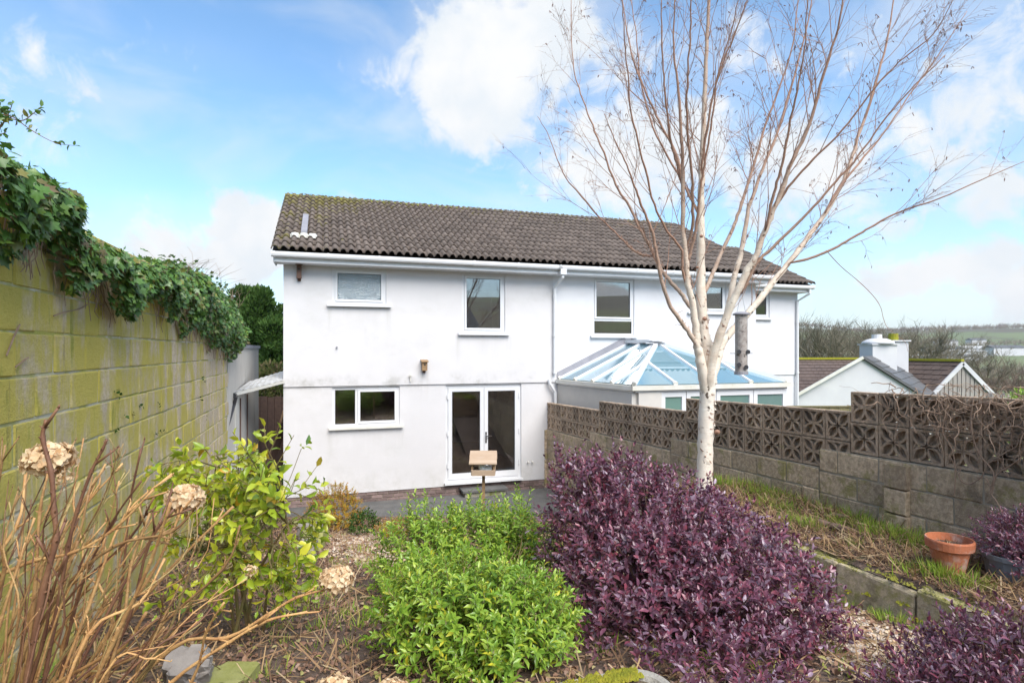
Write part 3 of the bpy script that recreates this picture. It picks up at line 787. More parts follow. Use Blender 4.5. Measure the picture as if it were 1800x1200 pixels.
def roof(house, s0, s1, ew, ez, rw, rz, ridge_s=None, skip=None, cap=300):
    pitch = math.atan2(rz - ez, rw - ew); Ls = math.hypot(rz - ez, rw - ew)
    up = Vector((NX * math.cos(pitch), NY * math.cos(pitch), math.sin(pitch))); sx = Vector((DX, DY, 0)); nn = sx.cross(up)
    rows = 13 if Ls > 4.5 else round(Ls / .37); g_ = Ls / rows; cols = round((s1 - s0) / .322); cw = (s1 - s0) / cols
    # under-roof slab of real thickness, and the rear slope
    mb = MB(); e = H(s0 + .02, ew + .05, ez - .01); r2 = H(s0 + .02, rw, rz - .03)
    back = H(s0 + .02, 2 * rw - ew, ez); off = sx * (s1 - s0 - .04)
    mb.prism([e, r2, back, back - Vector((0, 0, .12)), r2 - Vector((0, 0, .14)), e - Vector((0, 0, .03)) + Vector((NX, NY, 0)) * .06], off)
    rf = mb.build('roof', 'brown_tile', house)
    lst = []
    for r_ in range(rows):
        for c in range(cols):
            p = H(s0 + c * cw, ew, ez) + up * (r_ * g_ - .02) + nn * .03
            lst.append((p, r_, c))
    lst.sort(key=lambda t: (t[0] - Vector((0, 0, ZC))).length)
    jv = []
    for k, (p, r_, c) in enumerate(lst):
        if skip and skip(p): continue
        up2 = (up + nn * rnd.uniform(-.002, .002)).normalized(); n2 = sx.cross(up2)
        M = Matrix.Identity(4)
        for i in range(3): M[i][0], M[i][1], M[i][2] = sx[i] * cw / .322, up2[i] * (g_ + .05) / .40, n2[i]
        p2 = p + nn * rnd.uniform(0, .003) + sx * rnd.uniform(-.002, .002)
        if k < cap:
            ob = bpy.data.objects.new('roof_tile', TM); COL.objects.link(ob); ob.parent = house
            M.translation = p2 - org(house); ob.matrix_local = M
        else: M.translation = p2; jv.append(M)
    if jv:
        mb = MB()
        for M in jv:
            mb.add([M @ v.co for v in TM.vertices], [tuple(p.vertices) for p in TM.polygons])
        mb.build('roof_tile', 'roof_tile_concrete', house, smooth=True)['kind'] = 'stuff'
    # ridge tiles
    a, b_ = ridge_s or (s0, s1); nr = max(1, round((b_ - a) / .45)); L = (b_ - a) / nr
    prof = [(.125 * math.cos(R(t)), .10 * math.sin(R(t))) for t in range(-10, 191, 25)]
    for k in range(nr):
        sa = a + k * L; mb = MB(); o1 = .012 * (k % 2)
        poly = [H(sa + .004, rw + x * (1 + o1), rz - .03 + z * (1 + o1)) for x, z in prof]; inn = [H(sa + .004, rw + x * .85, rz - .035 + z * .85) for x, z in prof][::-1]
        mb.prism(poly + inn, sx * (L - .006)); mb.build('ridge_tile', 'moss_roof' if rnd.random() < .75 else 'roof_tile_concrete', house)
    return pitch, up, nn
pitch, rup, rnn = roof(left, -.20, SPL - .003, EW, EZ, RW, RZ)
roof(right, SPL + .003, SE + .19, EW, EZ, RW, RZ)
RWA, RZA = 4.52, 6.68
roof(right, SE + .21, SA2 + .24, EWA, EZ, RWA, RZA, cap=0, ridge_s=(SE - .6, SA2 + .2))
# moss along ridges, vents
def moss_lumps(house, pts, n, r0, r1, m='moss_roof', name='moss'):
    mb = MB()
    for _ in range(n):
        p, q = rnd.choice(pts); t = rnd.random(); c = Vector(p).lerp(Vector(q), t) + Vector((rnd.gauss(0, .03), rnd.gauss(0, .05), rnd.uniform(-.01, .015)))
        r_ = rnd.uniform(r0, r1); k = 6
        vs = [c + Vector((0, 0, r_ * .8))] + [c + Vector((r_ * rnd.uniform(.7, 1.3) * math.cos(a), r_ * rnd.uniform(.7, 1.3) * math.sin(a), -r_ * .3)) for a in [2 * math.pi * i / k for i in range(k)]]
        mb.add(vs, [(0, i + 1, (i + 1) % k + 1) for i in range(k)])
    return tag(mb.build(name, m, house, smooth=True), kind='stuff')
moss_lumps(left, [(H(-.1, RW - .08, RZ + .06), H(SPL, RW - .08, RZ + .055))], 520, .008, .020)
moss_lumps(right, [(H(SPL, RW - .08, RZ + .06), H(SE, RW - .08, RZ + .06)), (H(SE, RWA - .08, RZA + .06), H(SA2, RWA - .08, RZA + .055))], 520, .008, .022)
def vent(house, s, w0, w1, base):
    t0, t1 = (w0 - EW) / (RW - EW), (w1 - EW) / (RW - EW)
    mb = MB(); z0 = EZ + (RZ - EZ) * t0; z1 = EZ + (RZ - EZ) * t1
    mb.hexa([H(s - .06, w0, z0 + .05), H(s + .06, w0, z0 + .05), H(s + .06, w1, z1 + .05), H(s - .06, w1, z1 + .05),
             H(s - .06, w0, z0 + .17), H(s + .06, w0, z0 + .17), H(s + .06, w1, z1 + .16), H(s - .06, w1, z1 + .16)])
    vt = mb.build('roof_vent', 'lead', house)
    mb = MB()
    for ds in (-.17, 0, .17):
        mb.lathe(H(s + ds, w0 - .10, z0 + .0), [(.0, .105), (.075, .10), (.085, .06), (.085, .0)][::-1], 10)
    mb.box(s - .26, s + .26, w0 - .12, w0 - .02, z0 - .02, z0 + .075, H); mb.build('flashing', 'upvc_dirty', vt)
vent(left, Sp(535, .6), .40, 1.75, 0)
vw = EWA + .9; vt_s = Sp(1291, vw)
mb = MB(); zz = EZ + (RZA - EZ) * (.9 / (RWA - EWA)); mb.box(vt_s - .1, vt_s + .1, vw, vw + .35, zz, zz + .42, H); mb.build('roof_vent', 'lead', right)

# ================================================================== CONSERVATORY
con = thing('conservatory', 'white framed conservatory with a blue glazed hipped roof against the right house', 'conservatory', H(8, -1.3, 0))
ZE = 2.50; ZR = 3.30
A0, B0, C0, D0 = H(5.93, -.01, ZE), H(6.32, -2.70, ZE), H(9.85, -2.70, ZE), H(9.46, -.01, ZE)
R0, R1 = H(7.70, -.01, ZR), H(7.85, -1.04, ZR)
R1b = R1
def lerp(a, b_, t): return Vector(a).lerp(Vector(b_), t)
def rafter(a, b_, wd=.062, h=.055, lift=.03):
    a, b_ = Vector(a) + Vector((0, 0, lift)), Vector(b_) + Vector((0, 0, lift)); mb = MB(); mb.bar(a, b_, wd, h); o = mb.build('rafter', 'upvc', con)
    d = (a - b_).normalized(); mb = MB(); mb.tube([a - d * .01, a + d * .035], .05, 12); mb.build('end_cap', 'upvc_dirty', o)
hipL, hipR = (B0, R1), (C0, R1b)
L_e = [lerp(A0, B0, t) for t in (0, .25, .5, .75)]
L_r = [R0, lerp(R0, R1, .5), R1, lerp(B0, R1, .48)]
F_e = [lerp(B0, C0, t) for t in (.25, .5, .75)]
F_r = [lerp(B0, R1, .5), R1, lerp(C0, R1, .5)]
R_e = [lerp(C0, D0, t) for t in (.25, .5, .75, 1)]
R_r = [lerp(C0, R1, .48), R1, lerp(R0, R1, .5), R0]
for a, b_ in list(zip(L_e, L_r)) + list(zip(F_e, F_r)) + list(zip(R_e, R_r)): rafter(a, b_)
rafter(*hipL, .085, .075, .04); rafter(*hipR, .085, .075, .04)
def pane(pts):
    mb = MB(); n = (Vector(pts[1]) - Vector(pts[0])).cross(Vector(pts[2]) - Vector(pts[0])).normalized(); n *= (1 if n.z > 0 else -1)
    mb.prism([Vector(p) + n * .004 for p in pts], n * .016); mb.build('roof_pane', 'glass_roof', con)
pane([L_e[0], L_e[1], L_r[1], L_r[0]]); pane([L_e[1], L_e[2], L_r[2], L_r[1]]); pane([L_e[2], L_e[3], L_r[3], R1]); pane([L_e[3], B0, L_r[3]])
pane([B0, F_e[0], F_r[0]]); pane([F_e[0], F_e[1], R1, F_r[0]]); pane([F_e[1], F_e[2], F_r[2], R1]); pane([F_e[2], C0, F_r[2]])
pane([C0, R_e[0], R_r[0]]); pane([R_e[0], R_e[1], R1, R_r[0]]); pane([R_e[1], R_e[2], R_r[2], R1]); pane([R_e[2], R_e[3], R0, R_r[2]])
mb = MB(); mb.bar(R0 + Vector((0, 0, .07)), lerp(R0, R1, .86) + Vector((0, 0, .07)), .20, .07); mb.build('ridge_beam', 'upvc', con)
mb = MB(); mb.prism([R1 + Vector((.22 * math.cos(R(a)), .22 * math.sin(R(a)), .055)) for a in range(0, 360, 45)], (0, 0, .03))
mb.lathe(R1 + Vector((0, 0, .085)), [(.20, 0), (.10, .06), (.02, .085)], 8); mb.build('ridge_cap', 'upvc', con)
mb = MB(); mb.bar(H(7.62, -.02, ZR - .02), H(7.62, -.02, ZR + .22), .20, .02); mb.build('flashing', 'lead', con)
mb = MB(); mb.prism([H(5.86, -.012, ZE + .02), H(7.66, -.012, ZR), H(7.60, -.012, ZR + .17), H(5.86, -.012, ZE + .16)], Vector((NX, NY, 0)) * -.012); mb.build('flashing', 'lead', con)
mb = MB(); mb.prism([H(9.5, -.012, ZE + .02), H(7.74, -.012, ZR), H(7.78, -.012, ZR + .15), H(9.5, -.012, ZE + .15)], Vector((NX, NY, 0)) * -.012); mb.build('flashing', 'lead', con)
for a, b_ in ((A0, B0), (B0, C0), (C0, D0)):
    d = (b_ - a).normalized(); out = Vector((d.y, -d.x, 0)) ; a2, b2 = a + out * .06 - d * .10 * (a is not A0), b_ + out * .06 + d * .06 * (b_ is not D0)
    mb = MB(); mb.bar(a2 - Vector((0, 0, .045)), b2 - Vector((0, 0, .045)), .10, .085); mb.build('gutter', 'upvc_dirty', con)
    mb = MB(); mb.bar(a - Vector((0, 0, .11)) + out * .01, b_ - Vector((0, 0, .11)) + out * .01, .06, .045); mb.build('eaves_beam', 'upvc', con)
# side wall, front pier, then glazed frames
def vwall(a, b_, z0, z1, t, name, m):
    a, b_ = Vector(a), Vector(b_); a.z = b_.z = 0; mb = MB(); zm = (z0 + z1) / 2
    mb.bar(a + Vector((0, 0, zm)), b_ + Vector((0, 0, zm)), t, z1 - z0); return mb.build(name, m, con)
vwall(A0, B0, 0, ZE - .135, .12, 'side_wall', 'conservatory_render')
fr_ = lambda t: lerp(B0, C0, t)
t0 = (Sp(1160, -2.7) - 6.32) / 3.53
vwall(fr_(.017), fr_(t0), 0, ZE - .135, .12, 'front_pier', 'conservatory_render')
vwall(fr_(t0), C0, 0, .6, .16, 'dwarf_wall', 'conservatory_render')
vwall(C0, D0, 0, .6, .16, 'dwarf_wall', 'conservatory_render')
def casement(a, b_, z0, z1):
    a, b_ = Vector(a), Vector(b_); a.z = b_.z = 0; d = (b_ - a).normalized(); mb = MB()
    up = lambda z: Vector((0, 0, z))
    for z in (z0 + .04, z1 - .05): mb.bar(a + up(z), b_ + up(z), .07, .09)
    for q in (a + d * .045, b_ - d * .045): mb.bar(q + up(z0 + .085), q + up(z1 - .096), .09, .068, up=(d.y, -d.x, 0))
    f_ = mb.build('window', 'upvc', con)
    mb = MB(); a2, b2 = a + d * .09, b_ - d * .09; zc = (z0 + z1) / 2; mb.bar(a2 + up(zc), b2 + up(zc), .012, z1 - z0 - .19); mb.build('pane', 'glass_green', f_)
ts = [t0, t0 + (1 - t0) * .19, t0 + (1 - t0) * .42, t0 + (1 - t0) * .72, 1.0]
for a, b_ in zip(ts[:-1], ts[1:]): casement(fr_(a + .002), fr_(b_ - .002), .6, ZE - .135)
for a, b_ in ((0.02, .33), (.335, .66), (.665, .98)): casement(lerp(C0, D0, a), lerp(C0, D0, b_), .6, ZE - .135)
mb = MB(); mb.prism([Vector((p.x, p.y, .0)) for p in (A0, B0, C0, D0)], (0, 0, .06)); mb.build('floor', 'slab', con)

# ================================================================== SCREEN WALL (pierced blocks on concrete blocks)
SW0, SW1 = Vector((1.628, 10.83, 0)), Vector((3.71, 4.57, 0))
swd = (SW1 - SW0).normalized(); swn = Vector((swd.y, -swd.x, 0))      # swn points to the garden side (left)
if swn.x > 0: swn = -swn
SLOPE = .030
scr = thing('screen_wall', 'grey stepped boundary wall of pierced flower blocks on moss stained concrete blocks', 'wall', SW0.lerp(SW1, .5))
swa = math.atan2(swd.y, swd.x)
def screen_block_mesh():
    mb = MB(); S, D = .29, .09; fr = .022
    mb.box(0, S, 0, D, 0, fr); mb.box(0, S, 0, D, S - fr, S); mb.box(0, fr, 0, D, fr, S - fr); mb.box(S - fr, S, 0, D, fr, S - fr)
    c = S / 2
    def strip(pts, wd, y0, y1):
        pts = [Vector((p[0], 0, p[1])) for p in pts]; L_ = []; Rr = []
        for i, p in enumerate(pts):
            d = (pts[min(i + 1, len(pts) - 1)] - pts[max(i - 1, 0)]).normalized(); n = Vector((-d.z, 0, d.x)) * wd / 2
            L_.append(p + n); Rr.append(p - n)
        vs = []
        for a, b_ in zip(L_, Rr): vs += [(a.x, y0, a.z), (b_.x, y0, b_.z), (b_.x, y1, b_.z), (a.x, y1, a.z)]
        fs = []
        for i in range(len(pts) - 1):
            for k in range(4): fs.append((4 * i + k, 4 * i + (k + 1) % 4, 4 * i + 4 + (k + 1) % 4, 4 * i + 4 + k))
        mb.add(vs, fs)
    for sx_ in (-1, 1):
        for sz in (-1, 1):
            e = c - fr * .6
            for side in (-1, 1):
                pts = []
                for i in range(6):
                    t = i / 5; bx_ = .045 * math.sin(math.pi * t) * side
                    x, z = sx_ * (t * e) + bx_ * sz * .72, sz * (t * e) - bx_ * sx_ * .72
                    pts.append((c + x, c + z))
                strip(pts, .022, .004, D - .004)
    # a thin web added at mid depth blocks light so each petal looks dark
    for sx_ in (-1, 1):
        for sz in (-1, 1):
            e = c - fr * .6; ring_ = []
            for side in (-1, 1):
                rng_ = range(6) if side < 0 else range(4, 0, -1)
                for i in rng_:
                    t = i / 5; bx_ = .045 * math.sin(math.pi * t) * side
                    ring_.append((c + sx_ * (t * e) + bx_ * sz * .72, .055, c + sz * (t * e) - bx_ * sx_ * .72))
            mb.prism(ring_, (0, .012, 0))
    me = bpy.data.meshes.new('screen_block'); me.from_pydata(mb.v, [], mb.f); me.materials.append(MATS['screen_concrete']); return me
SBM = screen_block_mesh()
def swp(i, z, off=0): return SW0 + swd * (.3 * i) + swn * off + Vector((0, 0, z + SLOPE * .3 * i))
def wall_blk(par, me, i, z, off, name):
    ob = bpy.data.objects.new(name, me); COL.objects.link(ob); ob.parent = par
    x = Vector((swd.x, swd.y, SLOPE)); y = -swn; zz = Vector((0, 0, 1)); M = Matrix.Identity(4)
    for k in range(3): M[k][0], M[k][1], M[k][2] = x[k], y[k], zz[k]
    M.translation = swp(i, z, off) - org(par); ob.matrix_local = M; return ob
TOPB = 1.65     # z of bottom of section-1 screens extrapolated at i=0
SECT = [(-9, 0, 1.735), (0, 9, 2.005), (9, 18, 2.255), (18, 28, 2.50)]
# top heights measured at i=0: each section starts .25-.3 higher
HT = {0: 2.30 - .0, 1: 2.56, 2: 2.80, 3: 3.06}
mortar_w = MB()
for k, (i0, i1, _) in enumerate(SECT):
    zt = HT[k] - SLOPE * .3 * 0
    top = {0: ZC - (699.7 - HY) / F * 13.4, 1: ZC - (699.7 - HY) / F * 10.83, 2: None, 3: None}[k]
def z_at(px, py, i):
    Y = (SW0 + swd * (.3 * i)).y; return ZC - (py - HY) / F * Y - SLOPE * .3 * i
tops = [z_at(1051, 720, 0), z_at(1130, 712, 4.7), z_at(1280, 704.7, 12), z_at(1494, 686.5, 18)]
for k, (i0, i1, _) in enumerate(SECT):
    for row in (1, 2):
        for i in range(i0, i1):
            wall_blk(scr, SBM, i + .012, tops[k] - .3 * row, rnd.uniform(-.002, .002), 'screen_block')
cb = [chamfer_box(.44, .12, .215, .009, .004, k) for k in range(5)]
for m2 in cb: m2.materials.append(MATS['base_block'])
cbh = [chamfer_box(.215, .12, .215, .009, .004, k) for k in range(3)]
for m2 in cbh: m2.materials.append(MATS['base_block'])
for k, (i0, i1, _) in enumerate(SECT):
    zb = tops[k] - .61
    n_c = 7 if k < 1 else (6 if k < 2 else 4)
    for c in range(n_c):
        zc = zb - .225 * (c + 1); i = i0 + (.5 if (c + k) % 2 else 0) * 1.5 - 1.2 * (k > 0); lim = i1 - (1.2 if k < 3 else 0)
        if (c + k) % 2:
            wall_blk(scr, cbh[c % 3], i - .75, zc, .02, 'concrete_block')
        while i < lim - .1:
            L = 1.5
            if i + L > lim + .05: L = .75
            wall_blk(scr, rnd.choice(cb if L > 1 else cbh), i, zc + rnd.uniform(-.002, .002), .02 + rnd.uniform(-.004, .004), 'concrete_block')
            i += L
    # mortar body, recessed behind block faces
    mb = MB(); a, b_ = i0 - 1.2 * (k > 0) + .02, i1 - (1.22 if k < 3 else 0)
    c0 = [swp(a, zb - .225 * n_c, .012), swp(b_, zb - .225 * n_c, .012), swp(b_, zb - .225 * n_c, -.09), swp(a, zb - .225 * n_c, -.09), swp(a, zb - .004, .012), swp(b_, zb - .004, .012), swp(b_, zb - .004, -.09), swp(a, zb - .004, -.09)]
    mb.hexa(c0); mb.build('mortar', 'mortar', scr)
# piers where the wall steps
for i_p, top_, nb in ((-9.3, tops[0] - .62, 6), (19.35, tops[3] - .63, 5)):
    for c in range(nb):
        wall_blk(scr, cbh[c % 3], i_p, top_ - .225 * (c + 1), .07, 'pier_block')

# ================================================================== LEFT BLOCK WALL
ld = Vector((-.324, 1, 0)).normalized(); ln = Vector((ld.y, -ld.x, 0)); la = math.atan2(ld.y, ld.x)
lw = thing('block_wall', 'tall green and yellow algae stained block wall on the left, ivy over its top', 'wall', (xl(5), 5, 1))
ab = [chamfer_box(.44, .12, .215, .008, .004, 10 + k) for k in range(6)]
for m2 in ab: m2.materials.append(MATS['algae_block'])
def lwall_blk(t, z, off):
    ob = bpy.data.objects.new('concrete_block', rnd.choice(ab)); COL.objects.link(ob); ob.parent = lw
    p = Vector((xl(0), 0, z)) + ld * t + ln * off; M = Matrix.Identity(4)
    y = -ln
    for k in range(3): M[k][0], M[k][1], M[k][2] = ld[k], y[k], (0, 0, 1)[k]
    # left-handed guard: mirror is fine for a symmetric block
    M.translation = p - org(lw); ob.matrix_local = M
T0, T1 = -1.5, 9.62
zc0 = 3.485
for c in range(-1, 13):
    zt = zc0 + .225 * (1 - c)
    t = T0 + (.225 if c % 2 else 0)
    if zt < .3: break
    while t < T1 - .3:
        if zt + .05 > garden(t * .951) - .1: lwall_blk(t, zt - .22, rnd.uniform(-.003, .003))
        t += .45
mb = MB(); a, b_ = Vector((xl(0), 0, .3)) + ld * T0 - ln * .006, Vector((xl(0), 0, .3)) + ld * T1 - ln * .006
mb.hexa([a, b_, b_ - ln * .11, a - ln * .11] + [p + Vector((0, 0, 3.625)) for p in (a, b_, b_ - ln * .11, a - ln * .11)])
mb.build('mortar', 'mortar_pale', lw)
# ================================================================== LOW RETAINING WALL
rw_ = thing('retaining_wall', 'low mossy concrete block edging wall between gravel path and raised bed', 'wall', (2.4, 5, 1.2))
rd = Vector((.363, -1, 0)).normalized(); rn = Vector((rd.y, -rd.x, 0));
if rn.x > 0: rn = -rn
rb = [chamfer_box(.62, .10, .34, .012, .005, 30 + k) for k in range(3)]
for m2 in rb: m2.materials.append(MATS['edging_block'])
t = 0; 
while t < 5.6:
    y = 8.2 + rd.y * t; p = Vector((xr(y) - .01, y, 0)); zt = bedz(y + .3) + .005
    ob = bpy.data.objects.new('concrete_block', rb[int(t * 3) % 3]); COL.objects.link(ob); ob.parent = rw_; M = Matrix.Identity(4); yv = -rn
    for k in range(3): M[k][0], M[k][1], M[k][2] = rd[k], yv[k], (0, 0, 1)[k]
    M.translation = p + rn * .05 + Vector((0, 0, zt - .34)) - org(rw_); ob.matrix_local = M
    t += .632

# ================================================================== OUTBUILDING AND CANOPY ON THE LEFT
ob_ = thing('outbuilding', 'white rendered outbuilding with a dark flat roof in the passage behind the ivy wall', 'outbuilding', (-5.2, 11, 0))
q = lambda t, o, z: Vector((xl(0), 0, z)) + ld * t + ln * o
def lbox(t0_, t1_, o0, o1, z0, z1, name, m, par):
    mb = MB(); mb.hexa([q(t0_, o0, z0), q(t1_, o0, z0), q(t1_, o1, z0), q(t0_, o1, z0), q(t0_, o0, z1), q(t1_, o0, z1), q(t1_, o1, z1), q(t0_, o1, z1)]); return mb.build(name, m, par)
lbox(9.66, 14.2, 0, -2.2, -.1, 3.20, 'wall', 'cream_wall', ob_)
lbox(9.60, 14.3, .03, -2.25, 3.203, 3.27, 'roof', 'lead', ob_)
lbox(10.4, 10.9, .012, .002, 0, 2.35, 'door', 'upvc_dirty', ob_)
for t in (11.0, 12.0): lbox(t, t + .07, .02, .002, 0, 2.3, 'post', 'timber_old', ob_)
can = thing('canopy', 'grey white corrugated lean-to canopy bridging the side passage', 'canopy', H(-.4, .3, 2.5))
cA, cB = P(409, 690, 9.75), P(499, 668, 11.5); cC = H(-.03, 1.5, 2.72); cD = Vector((xl(11.2) + .05, 11.2, 2.55))
mb = MB(); n = 16; top = []; 
for i in range(n + 1):
    t = i / n; zo = .012 * (i % 2); top += [lerp(cA, cB, t) + Vector((0, 0, zo)), lerp(cD, cC, t) + Vector((0, 0, zo))]
bot = [p - Vector((0, 0, .012)) for p in top]; m = len(top)
mb.add(top + bot, [(2 * i, 2 * i + 2, 2 * i + 3, 2 * i + 1) for i in range(n)] + [(m + 2 * i, m + 2 * i + 1, m + 2 * i + 3, m + 2 * i + 2) for i in range(n)] + [(2 * i, m + 2 * i, m + 2 * i + 2, 2 * i + 2) for i in range(n)])
mb.build('roof_sheet', 'canopy', can)
mb = MB(); mb.bar(cA - Vector((0, 0, .035)), cB - Vector((0, 0, .035)), .03, .05); mb.build('edge_trim', 'upvc_dirty', can)
mb = MB(); mb.tube([cA + Vector((.02, -.02, -.05)), cD + Vector((-.02, 0, -.05))], .045, 10); mb.build('gutter', 'black_plastic', can)
pp = pipe('downpipe', 'black_plastic', can, [P(415, 697, 9.7), P(411, 712, 9.7), P(399, 750, 9.3), P(397, 775, 9.25), P(397, 860, 9.25)], .03)
# dark store door and timber gate at the passage end
gt = thing('passage_fence', 'weathered brown timber gate at the far end of the side passage', 'gate', (-5.6, 14.3, 0))
for k in range(6):
    mb = MB(); x = -6.4 + k * .17; mb.box(x, x + .16, 14.4, 14.43, 0, 2.0 + .02 * (k % 2)); mb.build('board', 'timber_old', gt)
pk = MB()
for k in range(3): pass
plank = thing('leaning_plank', 'long dark plank leaning in the side passage against the house', 'plank', H(-.35, 1.2, 0))
mb = MB(); mb.bar(H(-.55, .6, .1), H(-.08, 1.5, 1.5), .05, .22); mb.build('board', 'timber_old', plank)
mb = MB(); mb.bar(H(-.50, 1.2, .1), H(-.10, 2.3, 1.7), .05, .2); mb.build('board', 'timber', plank)
# ================================================================== NEIGHBOURS
def bungalow_roof_cols(root, a, b_, c, d, m, rows, cols, name='roof_tile', cap=280):
    """tiles on the quad a(lower left) b(lower right) c(upper right) d(upper left)"""
    n = (b_ - a).cross(d - a).normalized(); n *= 1 if n.z > 0 else -1
    k = 0
    for r_ in range(rows):
        for q_ in range(cols):
            off = .5 * (r_ % 2)
            u0, u1 = (q_ + off) / (cols + .5), min(1, (q_ + 1 + off - .06) / (cols + .5)); v0, v1 = r_ / rows, (r_ + 1.15) / rows
            f = lambda u, v: lerp(lerp(a, b_, u), lerp(d, c, u), min(v, 1))
            p = [f(u0, v0) + n * .05, f(u1, v0) + n * .05, f(u1, v1) + n * .012, f(u0, v1) + n * .012]
            mb = MB(); mb.add(p + [p[0] - n * .045, p[1] - n * .045], [(0, 1, 2, 3), (4, 5, 1, 0), (4, 0, 3), (5, 2, 1)]); mb.build(name, m, root); k += 1
bun = thing('bungalow', 'white gabled bungalow with slate slope and brown tiled roof beyond the screen wall', 'bungalow', P(1513, 760, 30))
Yb = 30.0
pk_, el_, er_ = P(1513, 629, Yb), P(1360, 716, Yb), P(1660, 722, Yb)
dv = Vector((.85, 1, 0)) * 5.4
mb = MB(); base = lambda p: Vector((p.x, p.y, -3)); mb.prism([base(el_), base(er_), er_, pk_, el_], dv); mb.build('wall', 'white_far', bun)
for a, b_, nm in ((el_, pk_, 'roof_slope'), (pk_, er_, 'roof_slope')):
    d = (b_ - a).normalized(); n = Vector((-d.z, 0, d.x)) * .10
    mb = MB(); o = Vector((0, -.15, 0)); mb.hexa([a + o, b_ + o, b_ + dv, a + dv, a + n + o, b_ + n + o, b_ + n + dv, a + n + dv]); mb.build(nm, 'slate', bun)
    if a is pk_:
        for r_ in range(9):
            for q_ in range(4):
                v0, v1 = r_ / 9, (r_ + 1) / 9; u0, u1 = q_ / 4 + .004, (q_ + 1) / 4 - .004
                f = lambda u, v: lerp(b_, a, v) + n * 1.05 + o + (dv - o) * u
                nn_ = n.normalized(); mb = MB(); mb.add([f(u0, v0) + nn_ * .05, f(u1, v0) + nn_ * .05, f(u1, v1), f(u0, v1), f(u0, v0), f(u1, v0)], [(0, 1, 2, 3), (4, 5, 1, 0), (4, 0, 3), (5, 2, 1)]); mb.build('slate_course', 'slate', bun)
mb = MB(); d = (pk_ - el_).normalized(); mb.bar(el_ + Vector((0, -.2, .03)), pk_ + Vector((0, -.2, .03)), .08, .14); mb.build('bargeboard', 'upvc_dirty', bun)
# brown roof to the left behind the gable
a, b_, c, d = P(1340, 694, 34), P(1500, 694, 34), P(1512, 632, 38.5), P(1352, 632, 38.5)
mb = MB(); mb.hexa([a - Vector((0, 0, .2)), b_ - Vector((0, 0, .2)), c - Vector((0, 0, .2)), d - Vector((0, 0, .2)), a, b_, c, d]); mb.build('roof', 'brown_tile', bun)
bungalow_roof_cols(bun, a, b_, c, d, 'brown_tile', 11, 17)
mb = MB(); mb.bar(d + Vector((0, 0, .08)), c + Vector((0, 0, .08)), .3, .14); mb.build('ridge', 'moss', bun)
# chimneys
def chimney(px0, px1, ptop, pbot, Y, cap, pot=None, potm='white_far'):
    a, b_ = P(px0, pbot, Y), P(px1, pbot, Y); zt = P(px0, ptop, Y).z; wd = b_.x - a.x
    mb = MB(); mb.box(a.x, b_.x, Y, Y + wd * .9, a.z - .8, zt); ch = mb.build('chimney', 'white_far', bun)
    mb = MB()
    if cap:
        vs = []; mb.box(a.x - .08, b_.x + .08, Y - .08, Y + wd * .9 + .08, zt, zt + .06); mb.build('chimney_cap', 'white_far', ch)
        mb = MB(); mb.lathe((a.x + wd / 2, Y + wd * .45, zt + .06), [(wd * .62, 0), (wd * .58, .12), (wd * .42, .24), (wd * .28, .30)], 14); mb.build('flaunching', 'white_far', ch, smooth=True)
    if pot:
        x0, x1, pt, pb = pot; A_ = P(x0, pb, Y); B_ = P(x1, pt, Y); r_ = (B_.x - A_.x) / 2
        mb = MB(); mb.lathe((A_.x + r_, Y + wd * .45, A_.z), [(r_, 0), (r_ * .95, B_.z - A_.z)], 12); mb.build('chimney_pot', potm, ch)
chimney(1534, 1577, 606, 640, 32, True, (1545, 1562, 587, 602))
chimney(1574, 1597, 600, 645, 34.5, False, (1569, 1585, 586, 602), 'moss')
mb = MB(); zt = P(1585, 600, 34.5); mb.box(zt.x - .6, zt.x + .5, 34.4, 35.4, zt.z, zt.z + .08); mb.build('chimney_cap', 'white_far', bun)
bun2 = thing('bungalow', 'second bungalow with brown tiled roof, white bargeboards and grey clad gable, right of the chimneys', 'bungalow', P(1700, 760, 36))
pk2, l2, r2 = P(1690, 638, 33), P(1636, 694, 33), P(1742, 692, 33)
dv2 = Vector((-.45, 1, 0)).normalized() * 8
mb = MB(); mb.prism([base(l2), base(r2), r2, pk2, l2], dv2); mb.build('wall', 'cladding', bun2)
for k in range(14):
    x0 = l2.x + (r2.x - l2.x) * (k + .1) / 14; x1 = l2.x + (r2.x - l2.x) * (k + .9) / 14; xm = (x0 + x1) / 2
    zt = min(pk2.z - abs(xm - pk2.x) * (pk2.z - l2.z) / (pk2.x - l2.x), pk2.z) - .1
    mb = MB(); mb.box(x0, x1, 32.95, 32.99, -2, zt); mb.build('board', 'cladding', bun2)
for a, b_ in ((l2, pk2), (pk2, r2)):
    mb = MB(); mb.bar(a + Vector((0, -.12, 0)), b_ + Vector((0, -.12, 0)), .08, .22); mb.build('bargeboard', 'white_far', bun2)
e1 = l2 + Vector((-.35, -.1, -.2)); e2 = l2 + dv2 * 1.0 + Vector((-.35, 0, -.2)); g1 = pk2 + Vector((0, -.1, .1)); g2 = pk2 + dv2 + Vector((0, 0, .1))
mb = MB(); mb.hexa([e1 - Vector((0, 0, .15)), e2 - Vector((0, 0, .15)), g2 - Vector((0, 0, .15)), g1 - Vector((0, 0, .15)), e1, e2, g2, g1]); mb.build('roof', 'brown_tile', bun2)
bungalow_roof_cols(bun2, e2, e1, g1, g2, 'brown_tile', 8, 16)
e3, e4 = r2 + Vector((.3, -.1, -.2)), r2 + dv2 + Vector((.3, 0, -.2))
mb = MB(); mb.hexa([e3 - Vector((0, 0, .15)), g1 - Vector((0, 0, .15)), g2 - Vector((0, 0, .15)), e4 - Vector((0, 0, .15)), e3, g1, g2, e4]); mb.build('roof', 'slate', bun2)
